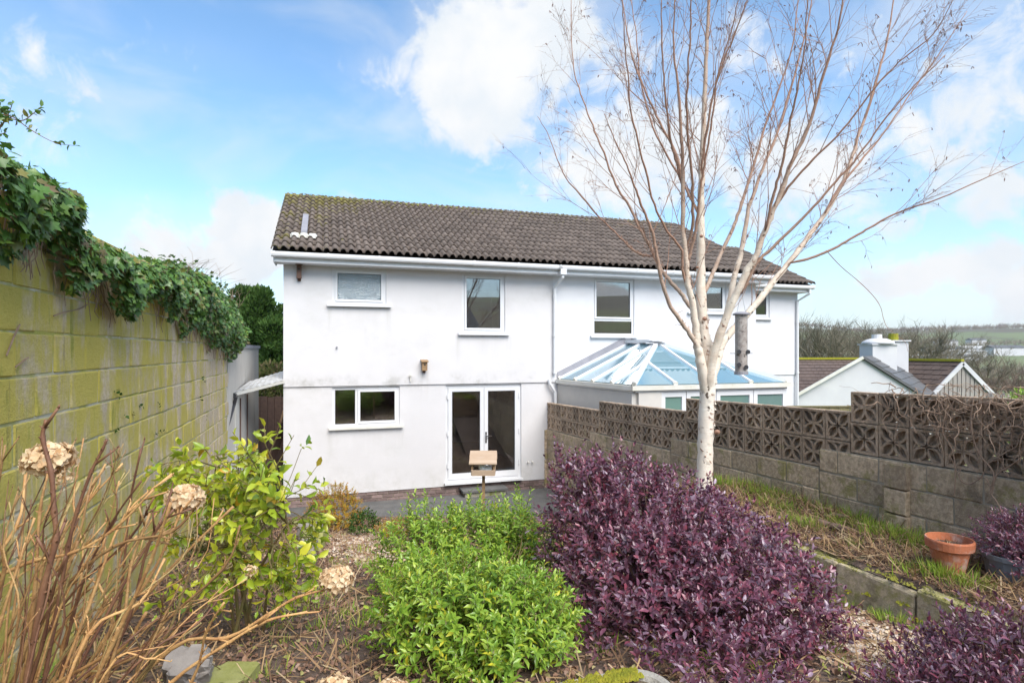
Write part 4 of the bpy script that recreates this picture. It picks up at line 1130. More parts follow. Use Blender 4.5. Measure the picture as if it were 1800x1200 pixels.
mb = MB(); mb.bar(g2 + Vector((0, 0, .06)), g1 + Vector((0, 0, .06)), .28, .14); mb.build('ridge', 'moss', bun2)
# wooden fence in the neighbour's garden
fen = thing('garden_fence', 'low greenish wooden fence between the right house and the pierced wall', 'fence', (7.3, 15, 0))
zt = ZC - (713 - HY) / F * 15.2
for k in range(26):
    x = 6.6 + k * .125; mb = MB(); mb.box(x, x + .118, 15.2 + .01 * (k % 2), 15.22 + .01 * (k % 2), 0, zt - .03); mb.build('board', 'fence_wood', fen)
mb = MB(); mb.box(6.6, 9.9, 15.17, 15.26, zt - .028, zt); mb.build('capping_rail', 'fence_wood', fen)
rk = thing('stone_outcrop', 'pale stone wall top beside the clad gable, at the right edge', 'wall', P(1770, 700, 24))
mb = MB()
for k in range(14):
    c = P(1745 + k * 5 + rnd.uniform(-3, 3), 697 + rnd.uniform(-4, 6), 24); mb2 = MB(); mb2.lathe(c - Vector((0, 0, .2)), [(.14, 0), (.2, .12), (.12, .24 + rnd.uniform(0, .06))], 6); mb2.build('stone', 'stone', rk)
mb = MB(); c0, c1 = P(1742, 712, 24), P(1830, 712, 24); mb.box(c0.x, c1.x, 24, 24.4, -2, c0.z); mb.build('wall_body', 'stone', rk)

# far white buildings
FAR = [(1700, 619, 380, 26, 4), (1745, 613, 420, 40, 5), (1668, 600, 620, 20, 5), (1722, 598, 640, 16, 5), (1775, 612, 400, 22, 5), (1655, 614, 430, 22, 4), (1640, 622, 330, 24, 3), (1700, 627, 300, 16, 3), (1645, 631, 280, 12, 3)]
descs = ['long white farm shed in the middle distance', 'widest white industrial shed on the far slope', 'pale farmhouse high on the hillside', 'small pale house near the hill crest', 'grey roofed shed at the right edge of the slope', 'low white shed left of the long shed', 'low white building behind the second bungalow', 'small white building below the long shed', 'small white hut lowest on the slope']
for (px, py, Y, L, h), ds in zip(FAR, descs):
    c = P(px, py, Y); t_ = thing('farm_building', ds, 'building', c - Vector((0, 0, h / 2)), 'farm buildings on the far slope')
    mb = MB(); mb.box(c.x - L / 2, c.x + L / 2, Y, Y + 10, c.z - h, c.z + h * .1); mb.build('wall', 'white_far', t_)
    mb = MB(); mb.prism([(c.x - L / 2 - .5, Y - .5, c.z + h * .1), (c.x - L / 2 - .5, Y + 10.5, c.z + h * .1), (c.x - L / 2 - .5, Y + 5, c.z + h * .45)], (L + 1, 0, 0)); mb.build('roof', 'slate' if L < 25 else 'canopy', t_)

# bare trees
def bare_tree(px, py_top, Y, spread, label, m='twig_far', seed=1, zb=None):
    r_ = random.Random(seed); top = P(px, py_top, Y); zb = gz(top.x, Y) if zb is None else zb; b0 = Vector((top.x, Y, zb)); Hh = top.z - zb
    root = thing('bare_tree', label, 'tree', b0, 'leafless trees beyond the bungalows')
    tk = MB(); tw = MB(); tk.tube([b0, b0 + Vector((0, 0, Hh * .3)), b0 + Vector((r_.uniform(-.3, .3), 0, Hh * .55))], [Hh * .028, Hh * .02, Hh * .012], 6)
    def grow(p, d, L, r0, lev):
        pts = [p]; q_ = Vector(p); dd_ = Vector(d)
        for _ in range(3):
            dd_ = (dd_ + Vector((r_.gauss(0, .16), r_.gauss(0, .16), .07))).normalized(); q_ = q_ + dd_ * L / 3; pts.append(Vector(q_))
        (tk if lev < 1 else tw).tube(pts, [r0, r0 * .75, r0 * .55, r0 * .35], 3 if lev else 5, cap=False)
        if lev < 3:
            for _ in range((6, 6, 5)[lev]):
                t = r_.uniform(.25, 1); k = min(2, int(t * 3)); pp_ = pts[k].lerp(pts[k + 1], t * 3 - k)
                nd = (dd_ + Vector((r_.gauss(0, .55), r_.gauss(0, .55), r_.gauss(.1, .35)))).normalized(); grow(pp_, nd, L * r_.uniform(.45, .62), r0 * .5, lev + 1)
    for k in range(11):
        a = k * 2.4 + r_.random(); z = r_.uniform(.22, .5); el = r_.uniform(.5, 1.2)
        grow(b0 + Vector((0, 0, Hh * z)), (math.cos(a) * spread, math.sin(a) * spread, el), Hh * (.95 - z) * .85, Hh * .011, 0)
    tk.build('trunk', m, root); tag(tw.build('twigs', m, root), kind='stuff')
for j, (px, py, Y, sp, lb) in enumerate([(1412, 578, 62, .7, 'bare tree closest to the right corner of the house'), (1440, 574, 66, .8, 'second bare tree right of the house corner'), (1466, 578, 60, .7, 'olive bare tree third from the house corner'),
        (1556, 572, 75, .9, 'round crowned bare tree behind the left chimney'), (1536, 592, 90, .8, 'brownish bare tree left of the chimneys'), (1612, 574, 70, 1.1, 'broad bare tree right of the chimneys'), (1636, 590, 74, .9, 'lower bare tree right of the broad one'),
        (1732, 612, 56, .9, 'thin pale bare tree standing behind the clad gable'), (1790, 640, 60, .9, 'brown bare tree at the right edge of the view'), (1765, 655, 52, .9, 'low bare tree above the pale stone wall')]):
    bare_tree(px, py, Y, sp, lb, 'twig_far_warm' if j in (4, 8, 9) else 'twig_far', 40 + j)
# wooded slopes: massed twigs, nobody could count them
def wood(name, pts, n, hgt, m, label):
    mb = MB()
    for _ in range(n):
        (x0, y0), (x1, y1) = rnd.choice(pts); t = rnd.random(); x = x0 + (x1 - x0) * t + rnd.gauss(0, 6); y = y0 + (y1 - y0) * t + rnd.gauss(0, 10); z = gz(x, y); h = hgt * rnd.uniform(.5, 1.1)
        for k in range(9):
            a = rnd.uniform(0, 6.28); b0 = Vector((x, y, z + h * rnd.uniform(.05, .5))); e_ = Vector((x + math.cos(a) * h * .35, y + math.sin(a) * h * .3, z + h * rnd.uniform(.5, 1)))
            s_ = h * .03; mb.add([b0 + Vector((-s_, 0, 0)), b0 + Vector((s_, 0, 0)), e_ + Vector((s_ * .5, 0, 0)), e_ + Vector((-s_ * .5, 0, h * .02))], [(0, 1, 2, 3)])
    tag(mb.build(name, m), label, 'woodland', kind='stuff')
wood('woodland', [((40, 95), (125, 150)), ((45, 120), (70, 130)), ((75, 100), (135, 160))], 1000, 3.2, 'twig_far', 'brown leafless woodland filling the valley behind the bungalows')
wood('distant_hedges', [((100, 420), (420, 440)), ((260, 300), (330, 520)), ((150, 260), (330, 300)), ((420, 600), (640, 660)), ((350, 640), (560, 760)), ((500, 850), (900, 950)), ((480, 950), (1000, 1080))], 1500, 7, 'twig_far', 'dark hedgerows and tree belts across the far fields')
wood('distant_hedges', [((560, 1420), (900, 1330)), ((800, 1380), (1400, 1300)), ((700, 1200), (1100, 1150))], 900, 12, 'twig_far_warm', 'tree line along the crest of the far hill')

# conifer and hedge behind the passage
def tuft_tree(name, label, cat, c, h, rx, n, m, size, conical=.55, twig=.08):
    root = thing(name, label, cat, c)
    pos_, d_ = [], []
    c = Vector(c)
    lobes = [(Vector((rnd.uniform(-.6, .6) * rx, rnd.uniform(-.6, .6) * rx, rnd.uniform(.15, .85) * h)), rnd.uniform(.16, .32) * rx) for _ in range(80)]
    for _ in range(n):
        lc, lr = rnd.choice(lobes); f = 1 - conical * (lc.z / h) ** 1.5
        v = Vector((rnd.gauss(0, 1), rnd.gauss(0, 1), rnd.gauss(0, 1))).normalized()
        p = c + Vector((lc.x * f, lc.y * f, lc.z)) + Vector((v.x * lr * f, v.y * lr * f, v.z * lr * 1.15 * f)) * rnd.uniform(.7, 1.05)
        pos_.append(p); d_.append((v + Vector((0, 0, .9)) + Vector((rnd.gauss(0, .25), rnd.gauss(0, .25), 0))).normalized())
    pos_ = np.array(pos_); d_ = np.array(d_); up = rng.normal(size=d_.shape) * .6 + np.array([0, -.6, .5])
    mb = MB(); mb.tube([c, c + Vector((0, 0, h * .7))], [rx * .1, rx * .03], 7); mb.build('trunk', 'log', root)
    leafy(root, 'foliage', m, leaf_small(.42, .1, -.1), pos_, d_, up, rng.uniform(.6, 1.3, len(pos_)) * size, parts=0)
tuft_tree('conifer', 'big dark green conifer rising behind the outbuilding, left of the house', 'tree', (-10.6, 24.5, -.2), 6.5, 2.4, 34000, 'leaf_conifer', .19, .5)
tuft_tree('conifer', 'smaller dark conifer half hidden by the left house wall', 'tree', (-9.0, 26, -.2), 6.3, 2.0, 16000, 'leaf_conifer', .19, .5)
tuft_tree('hedge_shrub', 'olive and brown hedge shrub seen above the passage canopy', 'shrub', (-8.2, 19, 0), 3.0, 1.3, 5000, 'leaf_hedge', .13, .3)
tuft_tree('bright_shrub', 'yellow green evergreen bush at the right edge above the wall', 'shrub', (17.4, 19.6, -.6), 2.7, .85, 2600, 'leaf_green', .13, .2)

# things behind the camera, seen only as reflections in the panes
for k, (x, y, wd, h) in enumerate([(-14, -26, 10, 7.2), (3, -30, 12, 6.0), (20, -27, 9, 7.0)]):
    t_ = thing('neighbouring_house', ('slate roofed house up the slope to the south west', 'slate roofed house straight up the slope behind the garden', 'slate roofed house up the slope to the south east')[k], 'house', (x, y, 3))
    mb = MB(); mb.box(x - wd / 2, x + wd / 2, y - 7, y, 2, h - 1.5); mb.build('wall', 'cream_wall', t_)
    mb = MB(); mb.prism([(x - wd / 2 - .3, y + .4, h - 1.5), (x - wd / 2 - .3, y - 7.4, h - 1.5), (x - wd / 2 - .3, y - 3.5, h + 2.2)], (wd + .6, 0, 0)); mb.build('roof', 'slate', t_)
tuft_tree('hedge_shrub', 'dark hedge behind the camera at the top of the garden', 'shrub', (-1, -7, 1.6), 3.0, 4.0, 5000, 'leaf_conifer', .3, .1)

# ================================================================== SMALL THINGS ON THE HOUSE
def bird_box(px, py, wmm, hmm, roofm, label):
    s = Sp(px); z = Zp(px, py); w_ = wmm / 2
    t_ = thing('bird_box', label, 'bird box', H(s, -.1, z))
    mb = MB(); mb.box(s - w_, s + w_, -.13, -.02, z, z + hmm, H); mb.build('box_body', 'timber_old' if roofm == 'timber_old' else 'timber', t_)
    mb = MB(); mb.hexa([H(s - w_ - .02, -.165, z + hmm), H(s + w_ + .02, -.165, z + hmm), H(s + w_ + .02, -.003, z + hmm + .035), H(s - w_ - .02, -.003, z + hmm + .035), H(s - w_ - .02, -.165, z + hmm + .018), H(s + w_ + .02, -.165, z + hmm + .018), H(s + w_ + .02, -.003, z + hmm + .055), H(s - w_ - .02, -.003, z + hmm + .055)]); mb.build('lid', roofm, t_)
    mb = MB(); c = H(s, -.133, z + hmm * .72); mb.tube([c, c + Vector((NX, NY, 0)) * -.006], .018, 12); mb.build('entrance_hole', 'dark', t_)  # dark disc on the front face stands in for the shade inside the hole
    mb = MB(); mb.box(s - .03, s + .03, -.018, -.002, z - .05, z + hmm + .02, H); mb.build('back_plate', 'timber_old', t_)
bird_box(526, 490, .09, .25, 'timber_old', 'reddish brown bird box high up near the left corner of the house')
bird_box(745, 651, .11, .18, 'timber', 'mossy wooden bird box between window and french doors')
t_ = thing('wall_bracket', 'small white cross shaped wall bracket left of the lower bird box', 'bracket', H(Sp(721), -.03, Zp(721, 668)))
s, z = Sp(721), Zp(721, 662); mb = MB(); mb.box(s - .008, s + .008, -.04, -.002, z - .10, z + .06, H); mb.build('stem', 'upvc_dirty', t_); mb = MB(); mb.box(s - .045, s + .045, -.06, -.041, z + .02, z + .035, H); mb.build('arm', 'upvc_dirty', t_)
t_ = thing('overflow_pipe', 'tiny dark overflow pipe stub in the wall below the textured window', 'pipe', H(Sp(592), -.03, Zp(592, 611)))
mb = MB(); c = H(Sp(592), -.05, Zp(592, 610)); mb.tube([c, c + Vector((NX, NY, 0)) * .055], .018, 10); mb.build('pipe', 'lead', t_)
t_ = thing('tap_fitting', 'small white double fitting on the wall right of the french doors', 'fitting', H(Sp(932), 0, Zp(932, 815)))
s, z = Sp(932), Zp(932, 813)
for o_ in (-.05, .05): mb = MB(); mb.lathe(H(s + o_, -.01, z), [(.018, 0), (.022, .02), (.015, .04)], 10); mb.build('knob', 'upvc_dirty', t_)

# ================================================================== BIRD TABLE
Yt = 5.9; c = P(850, 830, Yt)
bt = thing('bird_table', 'wooden bird table with pitched roof standing in front of the french doors', 'bird table', (c.x, Yt, garden(Yt)))
u_ = Yt / F
mb = MB(); mb.box(c.x - 2.6 * u_, c.x + 2.6 * u_, Yt - .018, Yt + .018, garden(Yt) - .05, c.z); mb.build('post', 'timber', bt)
mb = MB(); mb.box(c.x - 19 * u_, c.x + 19 * u_, Yt - .11, Yt + .11, c.z, c.z + .018); tr_ = mb.build('tray', 'timber', bt)
for a in (-1, 1):
    mb = MB(); mb.box(c.x - 19.5 * u_, c.x + 19.5 * u_, Yt + a * .11 - .008, Yt + a * .11 + .008, c.z - .01, c.z + .045); mb.build('rim', 'timber_pale', tr_)
    mb = MB(); mb.box(c.x + a * 19.5 * u_ - .008, c.x + a * 19.5 * u_ + .008, Yt - .10, Yt + .10, c.z - .01, c.z + .045); mb.build('rim', 'timber_pale', tr_)
    for b2 in (-1, 1):
        mb = MB(); mb.box(c.x + a * 19 * u_ - .009, c.x + a * 19 * u_ + .009, Yt + b2 * .085 - .009, Yt + b2 * .085 + .009, c.z + .02, c.z + .11); mb.build('upright', 'timber', bt)
zr = c.z + .205; ze = c.z + .105
for sg in (-1, 1):
    for q_ in range(2):
        t0_, t1_ = q_ / 2, (q_ + 1) / 2
        y0, y1 = Yt + sg * .13 * (1 - t0_), Yt + sg * .13 * (1 - t1_); z0_, z1_ = ze + (zr - ze) * t0_, ze + (zr - ze) * t1_
        hw0 = (24 - 2 * 0) * u_; mb = MB(); o = .004 * q_
        mb.hexa([(c.x - hw0, y0, z0_ - o), (c.x + hw0, y0, z0_ - o), (c.x + hw0 * .97, y1, z1_ + .004 - o), (c.x - hw0 * .97, y1, z1_ + .004 - o), (c.x - hw0, y0, z0_ + .014), (c.x + hw0, y0, z0_ + .014), (c.x + hw0 * .97, y1, z1_ + .018), (c.x - hw0 * .97, y1, z1_ + .018)]); mb.build('roof_board', 'timber_pale', bt)
for a in (-1, 1):
    mb = MB(); x = c.x + a * 21 * u_; mb.prism([(x, Yt - .11, ze + .012), (x, Yt + .11, ze + .012), (x, Yt, zr - .01)], (.012, 0, 0)); mb.build('roof_gable', 'timber', bt)
mb = MB(); mb.lathe((c.x - .01, Yt - .02, c.z + .02), [(.03, 0), (.04, .03), (.035, .06), (.02, .07)], 8); mb.box(c.x + .02, c.x + .08, Yt - .05, Yt + .02, c.z + .02, c.z + .07)
seed = tag(mb.build('fat_ball_feed', 'net'), 'pale packet of bird food lying on the tray of the bird table', 'bird food')
# ================================================================== SILVER BIRCH
YB = 6.58
tree = thing('birch_tree', 'white barked leafless silver birch with many upswept branches on the right', 'tree', P(1237, 884, YB))
def spline(pts, n):
    """Catmull-Rom through pts, n samples per span"""
    P_ = [Vector(p) for p in pts]; P_ = [P_[0] * 2 - P_[1]] + P_ + [P_[-1] * 2 - P_[-2]]; out = []
    for i in range(1, len(P_) - 2):
        for k in range(n):
            t = k / n; a, b_, c_, d_ = P_[i - 1:i + 3]
            out.append(.5 * ((2 * b_) + (c_ - a) * t + (2 * a - 5 * b_ + 4 * c_ - d_) * t * t + (3 * b_ - a - 3 * c_ + d_) * t ** 3))
    out.append(P_[-2]); return out
LIMBS = []
def limb(pxs, rads, dy0, dy1, name='branch', sides=9):
    """pxs: picture positions, dy: offset of the depth at start and end"""
    n = len(pxs); pts = []
    L = [0]
    for a, b_ in zip(pxs[:-1], pxs[1:]): L.append(L[-1] + math.hypot(a[0] - b_[0], a[1] - b_[1]))
    for (x, y), l in zip(pxs, L):
        t = l / L[-1]; pts.append(P(x, y, YB + dy0 + (dy1 - dy0) * t))
    sp = spline(pts, 5); m = len(sp); rr = []
    for i in range(m):
        t = i / (m - 1) * (len(rads) - 1); k = min(len(rads) - 2, int(t)); rr.append((rads[k] + (rads[k + 1] - rads[k]) * (t - k)) * YB / F * .84 * (.95 if name == 'trunk' else .86))
    if name != 'trunk':
        for i in range(3): rr[i] *= (.55, .72, .88)[i]
    sp2 = [p + Vector((rnd.gauss(0, .004), rnd.gauss(0, .004), 0)) if 0 < i < m - 1 else p for i, p in enumerate(sp)]
    rr2 = [r_ * rnd.uniform(.96, 1.06) for r_ in rr]
    mb = MB(); mb.tube(sp2, rr2, sides); o = mb.build(name, 'birch_bark', tree, smooth=True)
    LIMBS.append((sp, rr)); return o
limb([(1235, 900), (1238, 850), (1240, 780), (1243, 710), (1245, 660), (1243, 620), (1237, 585), (1233, 520), (1232, 450), (1232, 380), (1233, 300), (1236, 220), (1240, 140), (1243, 60), (1248, -20), (1252, -110)],
     [20, 17.5, 17, 16, 18, 14, 12, 10.5, 9, 8, 6.5, 5.2, 4.5, 3.8, 3, 1.5], 0, .1, 'trunk', 14)
limb([(1241, 700), (1236, 655), (1228, 620), (1224, 590), (1218, 540), (1210, 500), (1205, 455), (1201, 400), (1200, 330), (1199, 260), (1192, 160), (1184, 80), (1186, -10)], [13, 13, 10.5, 9, 8, 7, 6.2, 5.4, 4.6, 3.7, 2.8, 2, 1.2], 0, -.5)
limb([(1231, 640), (1222, 602), (1205, 575), (1180, 540), (1165, 500), (1156, 460), (1147, 410), (1132, 370), (1118, 335), (1102, 290), (1080, 245), (1062, 200)], [7, 6.5, 5.4, 4.8, 4.4, 4, 3.4, 2.8, 2.2, 1.7, 1.2, .7], -.03, -.8)
limb([(1218, 548), (1200, 520), (1182, 498), (1163, 475), (1147, 440), (1128, 408), (1106, 362), (1082, 325), (1056, 255), (1033, 199), (1014, 143), (1005, 92), (1004, -10)], [6, 5, 4.8, 4.4, 4, 3.6, 3, 2.6, 2.2, 1.8, 1.5, 1.2, .8], 0, .6)
limb([(1150, 450), (1130, 448), (1110, 437), (1085, 412), (1052, 380), (1018, 340), (990, 305), (965, 240), (945, 205)], [3.2, 3, 2.6, 2.3, 2, 1.7, 1.4, 1, .6], .15, .9)
limb([(1237, 520), (1250, 487), (1268, 445), (1288, 402), (1303, 360), (1325, 290), (1345, 220), (1365, 169), (1393, 80), (1404, -10)], [6, 5.2, 4.6, 4.2, 3.8, 3.2, 2.8, 2.3, 1.7, 1.2], .02, .7)
limb([(1243, 700), (1249, 650), (1262, 600), (1278, 555), (1292, 520), (1312, 480), (1330, 445), (1345, 405), (1360, 370), (1376, 330), (1391, 286), (1422, 220), (1447, 133), (1473, 51), (1484, -20)], [12, 11, 10, 9, 8.5, 8, 7, 6.2, 5.5, 5, 4.4, 3.6, 2.9, 2, 1.2], 0, -.9)
limb([(1272, 568), (1283, 530), (1290, 490), (1300, 455), (1308, 415), (1316, 367), (1335, 312), (1368, 228), (1396, 133), (1422, 31), (1430, -30)], [8, 7.5, 7, 6.2, 5.5, 4.6, 3.8, 3, 2.4, 1.6, 1.2], -.05, .5)
limb([(1243, 715), (1250, 668), (1260, 632), (1272, 600), (1294, 574), (1320, 545), (1350, 508), (1382, 467), (1418, 420), (1450, 375), (1483, 317), (1508, 245), (1534, 163), (1558, 77), (1574, -20)], [13, 12, 10.5, 9.5, 9, 8.6, 8, 7, 6.4, 5.6, 4.8, 4, 3.2, 2.4, 1.4], .04, .9)
limb([(1388, 462), (1420, 455), (1457, 441), (1495, 420), (1529, 400), (1565, 380), (1600, 366), (1657, 347), (1723, 317), (1800, 284)], [3.6, 3.2, 3, 2.7, 2.4, 2.1, 1.8, 1.5, 1.1, .7], .3, -.3)
limb([(1303, 517), (1318, 485), (1335, 457), (1377, 417), (1430, 363), (1470, 318), (1508, 276), (1560, 204), (1610, 148), (1662, 97)], [4.2, 4, 3.6, 3.2, 2.8, 2.4, 2, 1.6, 1.2, .8], -.2, -.9)
limb([(1200, 330), (1187, 280), (1176, 230), (1168, 150), (1164, 80), (1163, -10)], [3.2, 2.8, 2.4, 2, 1.6, 1], -.2, -.7)
limb([(1233, 300), (1240, 245), (1258, 150), (1284, 77), (1318, -10)], [3.2, 2.8, 2.2, 1.7, 1], 0, -.5)
limb([(1202, 350), (1192, 280), (1165, 225), (1138, 169), (1110, 95), (1092, -10)], [3.6, 3.2, 2.8, 2.3, 1.8, 1], -.2, .3)
limb([(1232, 385), (1215, 350), (1196, 315), (1160, 250), (1140, 200), (1125, 130), (1118, 60), (1108, -10)], [3.6, 3, 2.7, 2.3, 2, 1.6, 1.3, .9], .05, .6)
limb([(1204, 440), (1216, 400), (1218, 350), (1213, 280), (1207, 200), (1210, 120), (1215, 40), (1212, -20)], [4, 3.6, 3.2, 2.8, 2.4, 2, 1.6, 1.1], -.1, -.9)
limb([(1204, 470), (1215, 440), (1225, 390), (1232, 330), (1240, 280), (1252, 210), (1262, 130), (1290, 40), (1300, -20)], [4, 3.6, 3.2, 2.8, 2.4, 2, 1.6, 1.2, .8], -.15, -1.0)
limb([(1215, 520), (1200, 480), (1198, 440), (1172, 405), (1150, 360), (1130, 280), (1110, 200), (1103, 120), (1096, 40), (1090, -20)], [3.4, 3.2, 2.9, 2.6, 2.4, 2.1, 1.8, 1.4, 1, .7], -.1, -1.1)
limb([(1345, 405), (1358, 350), (1372, 300), (1385, 240), (1400, 160), (1415, 90), (1418, -10)], [3.6, 3.2, 2.8, 2.4, 1.9, 1.4, .9], -.4, -1.2)
limb([(1450, 375), (1475, 330), (1520, 275), (1560, 225), (1600, 165), (1650, 95), (1700, 20)], [3.2, 2.8, 2.4, 2, 1.6, 1.2, .7], .4, .9)
limb([(1360, 370), (1385, 330), (1430, 280), (1480, 230), (1530, 165), (1580, 110), (1640, 60), (1680, -10)], [3.2, 2.8, 2.4, 2, 1.7, 1.3, 1, .6], -.3, -1.2)
# twigs
tw = MB(); TIPS = []
def twig(p, d, L, r0, lev):
    n = 6 if lev < 2 else 4; pts = [Vector(p)]; q_ = Vector(p); dd_ = Vector(d).normalized()
    for k in range(n):
        sag = -.05 - .10 * (k / n) if lev > 0 else .06 - .08 * (k / n)
        dd_ = (dd_ + Vector((rnd.gauss(0, .10), rnd.gauss(0, .10), sag + .05))).normalized(); q_ = q_ + dd_ * L / n; pts.append(Vector(q_))
    tw.tube(pts, [max(r0 * (1 - .75 * k / n), .0009) for k in range(n + 1)], 4 if lev == 0 else 3, cap=False)
    if lev == 0:
        for _ in range(rnd.randint(2, 5)): sub(pts, dd_, L * rnd.uniform(.35, .6), r0 * .55, 1)
    elif lev == 1:
        for _ in range(rnd.randint(1, 4)): sub(pts, dd_, L * rnd.uniform(.35, .6), r0 * .6, 2)
    TIPS.append((pts[-1], dd_, lev)); 
    for k in range(1, len(pts) - 1):
        if rnd.random() < .5:
            e_ = Vector((rnd.gauss(0, 1), rnd.gauss(0, 1), rnd.gauss(.3, 1))).normalized() * rnd.uniform(.012, .03); tw.tube([pts[k], pts[k] + e_], [.0016, .0012], 3, cap=False)
def sub(pts, dd_, L, r0, lev):
    k = rnd.randint(1, len(pts) - 2); t = rnd.random(); p = pts[k].lerp(pts[k + 1], t); d = (pts[k + 1] - pts[k]).normalized()
    a = rnd.uniform(.3, .75); o = d.orthogonal().normalized(); o.rotate(Matrix.Rotation(rnd.uniform(0, 6.28), 3, d))
    twig(p, d * math.cos(a) + o * math.sin(a), L, r0, lev)
for li, (sp, rr) in enumerate(LIMBS):
    m = len(sp); length = sum((b_ - a).length for a, b_ in zip(sp[:-1], sp[1:]))
    n = int(length * (3.1 if li > 0 else 2.2))
    for _ in range(n):
        i = rnd.randint(int(m * (.30 if li else .55)), m - 2); r0 = rr[i]
        if sp[i].z < ZC + .35: continue
        d = (sp[min(i + 1, m - 1)] - sp[i - 1]).normalized(); a = rnd.uniform(.35, .8); o = d.orthogonal().normalized(); o.rotate(Matrix.Rotation(rnd.uniform(0, 6.28), 3, d))
        dd_ = d * math.cos(a) + o * math.sin(a) + Vector((0, 0, .15))
        twig(sp[i], dd_, rnd.uniform(.45, 1.15) * (1.25 - .5 * i / m), max(.0022, min(.006, r0 * .4)), 0)
for pxs in ([(1452, 440), (1478, 468), (1510, 495), (1535, 520), (1548, 540), (1553, 560), (1562, 578), (1590, 600), (1596, 618)],):
    pts = spline([P(x, y, YB + .3) for x, y in pxs], 4); tw.tube(pts, [.005 - .0035 * i / len(pts) for i in range(len(pts))], 4)
for pxs in ([(1290, 540), (1300, 520), (1315, 500), (1335, 482), (1365, 455), (1410, 420), (1460, 380), (1500, 360)], [(1320, 480), (1310, 510), (1300, 530), (1290, 542)], [(1206, 575), (1192, 570), (1186, 572)], [(1190, 560), (1188, 552), (1200, 546)], [(1172, 505), (1160, 497)], [(1232, 540), (1218, 500), (1212, 480)]):
    pts = spline([P(x, y, YB - .15) for x, y in pxs], 4); tw.tube(pts, [.0045 - .002 * i / len(pts) for i in range(len(pts))], 4)
tag(tw.build('twig', 'birch_bark', tree), kind='stuff')
ck = MB()
for p, d, lev in TIPS:
    if rnd.random() < (.20 if p.x > 2 else .10):
        for k in range(rnd.randint(1, 3)):
            e_ = p + Vector((rnd.gauss(0, .012), rnd.gauss(0, .012), -rnd.uniform(.02, .04))); ck.tube([p, p.lerp(e_, .4) + Vector((rnd.gauss(0, .004), 0, 0)), e_], [.002, .0038, .002], 4)
tag(ck.build('catkin', 'catkin', tree), kind='stuff')
bk = MB()        # curls of peeling bark on trunk and limbs
for li, (sp, rr) in enumerate(LIMBS[:9]):
    for _ in range(110 if li == 0 else 22):
        i = rnd.randint(2, int(len(sp) * (.45 if li == 0 else .5))); r_ = rr[i] * 1.02; a = rnd.uniform(math.pi, 2 * math.pi); c = sp[i] + (sp[i + 1] - sp[i]) * rnd.random()
        w0 = rnd.uniform(.2, .6); h = rnd.uniform(.01, .05); lift = rnd.uniform(.004, .02); vs = []
        for k in range(4):
            aa = a + w0 * k / 3; rr_ = r_ + lift * (k / 3) ** 2
            vs += [c + Vector((math.cos(aa) * rr_, math.sin(aa) * rr_, 0)), c + Vector((math.cos(aa) * rr_, math.sin(aa) * rr_, h * (1 - .3 * k)))]
        bk.add(vs, [(2 * k, 2 * k + 2, 2 * k + 3, 2 * k + 1) for k in range(3)], rnd.choice([.014, .022, r_ * .8, r_]))
for px, py, r_ in ((1261, 759, 4.5), (1240, 802, 1.5), (1233, 415, 3), (1226, 470, 2.5), (1239, 560, 4), (1250, 640, 5)):
    c = P(px, py, YB - .085 if py > 600 else YB - .06); kn = r_ * YB / F; bk.add([c + Vector((0, -.012, 0))] + [c + Vector((kn * math.cos(a) * 1.2, .004, kn * math.sin(a))) for a in [k * .785 for k in range(8)]], [(0, k % 8 + 1, (k + 1) % 8 + 1) for k in range(8)], .006)
tag(bk.build('peeling_bark', 'birch_bark', tree), kind='stuff')

# bird feeder hanging in the birch
Yf = 5.75; c0 = P(1303, 655, Yf); c1 = P(1303, 553, Yf); rf = 10.5 * Yf / F
fe = thing('bird_feeder', 'tall clear tube bird feeder full of seed hanging in the birch', 'bird feeder', c0)
mb = MB(); mb.lathe(c0, [(rf, 0), (rf, (c1 - c0).z)], 18); mb.build('seed_tube', 'feeder_tube', fe, smooth=False)
mb = MB(); mb.lathe(c1 - Vector((0, 0, .004)), [(rf * 1.35, 0), (rf * 1.4, .012), (rf * .9, .028), (rf * .2, .034)], 18); mb.build('cap', 'lead', fe)
mb = MB(); mb.lathe(c0 - Vector((0, 0, .018)), [(rf * 1.12, 0), (rf * 1.12, .03)], 18); mb.build('base', 'lead', fe)
for z, a in ((.36, 1), (.36, -1), (.10, .4), (.14, -1)):
    h = (c1 - c0).z; cc = c0 + Vector((a * rf * .75 if abs(a) == 1 else .02, -rf * (.75 if abs(a) == 1 else 1.0), z * h))
    mb = MB(); mb.tube([cc + Vector((0, .01, 0)), cc + Vector((0, -.012, 0))], .016, 12); mb.tube([cc + Vector((0, -.012, 0)), cc + Vector((0, -.016, 0))], .022, 12); mb.build('feeding_port', 'black_plastic', fe)
mb = MB(); z = c0.z + (c1 - c0).z * .36 - .015; mb.tube([(c0.x - rf * 1.9, Yf, z), (c0.x + rf * 1.9, Yf, z)], .003, 6); mb.build('perch', 'black_plastic', fe)
mb = MB(); mb.tube([(c1.x - rf * .8, Yf, c1.z), (c1.x - .005, Yf, c1.z + .2), (c1.x + .005, Yf, c1.z + .2), (c1.x + rf * .8, Yf, c1.z)], .0018, 5)
mb.tube([(c1.x, Yf, c1.z + .19), P(1306, 500, 6.2)], .0015, 4); mb.build('hanger', 'steel', fe)

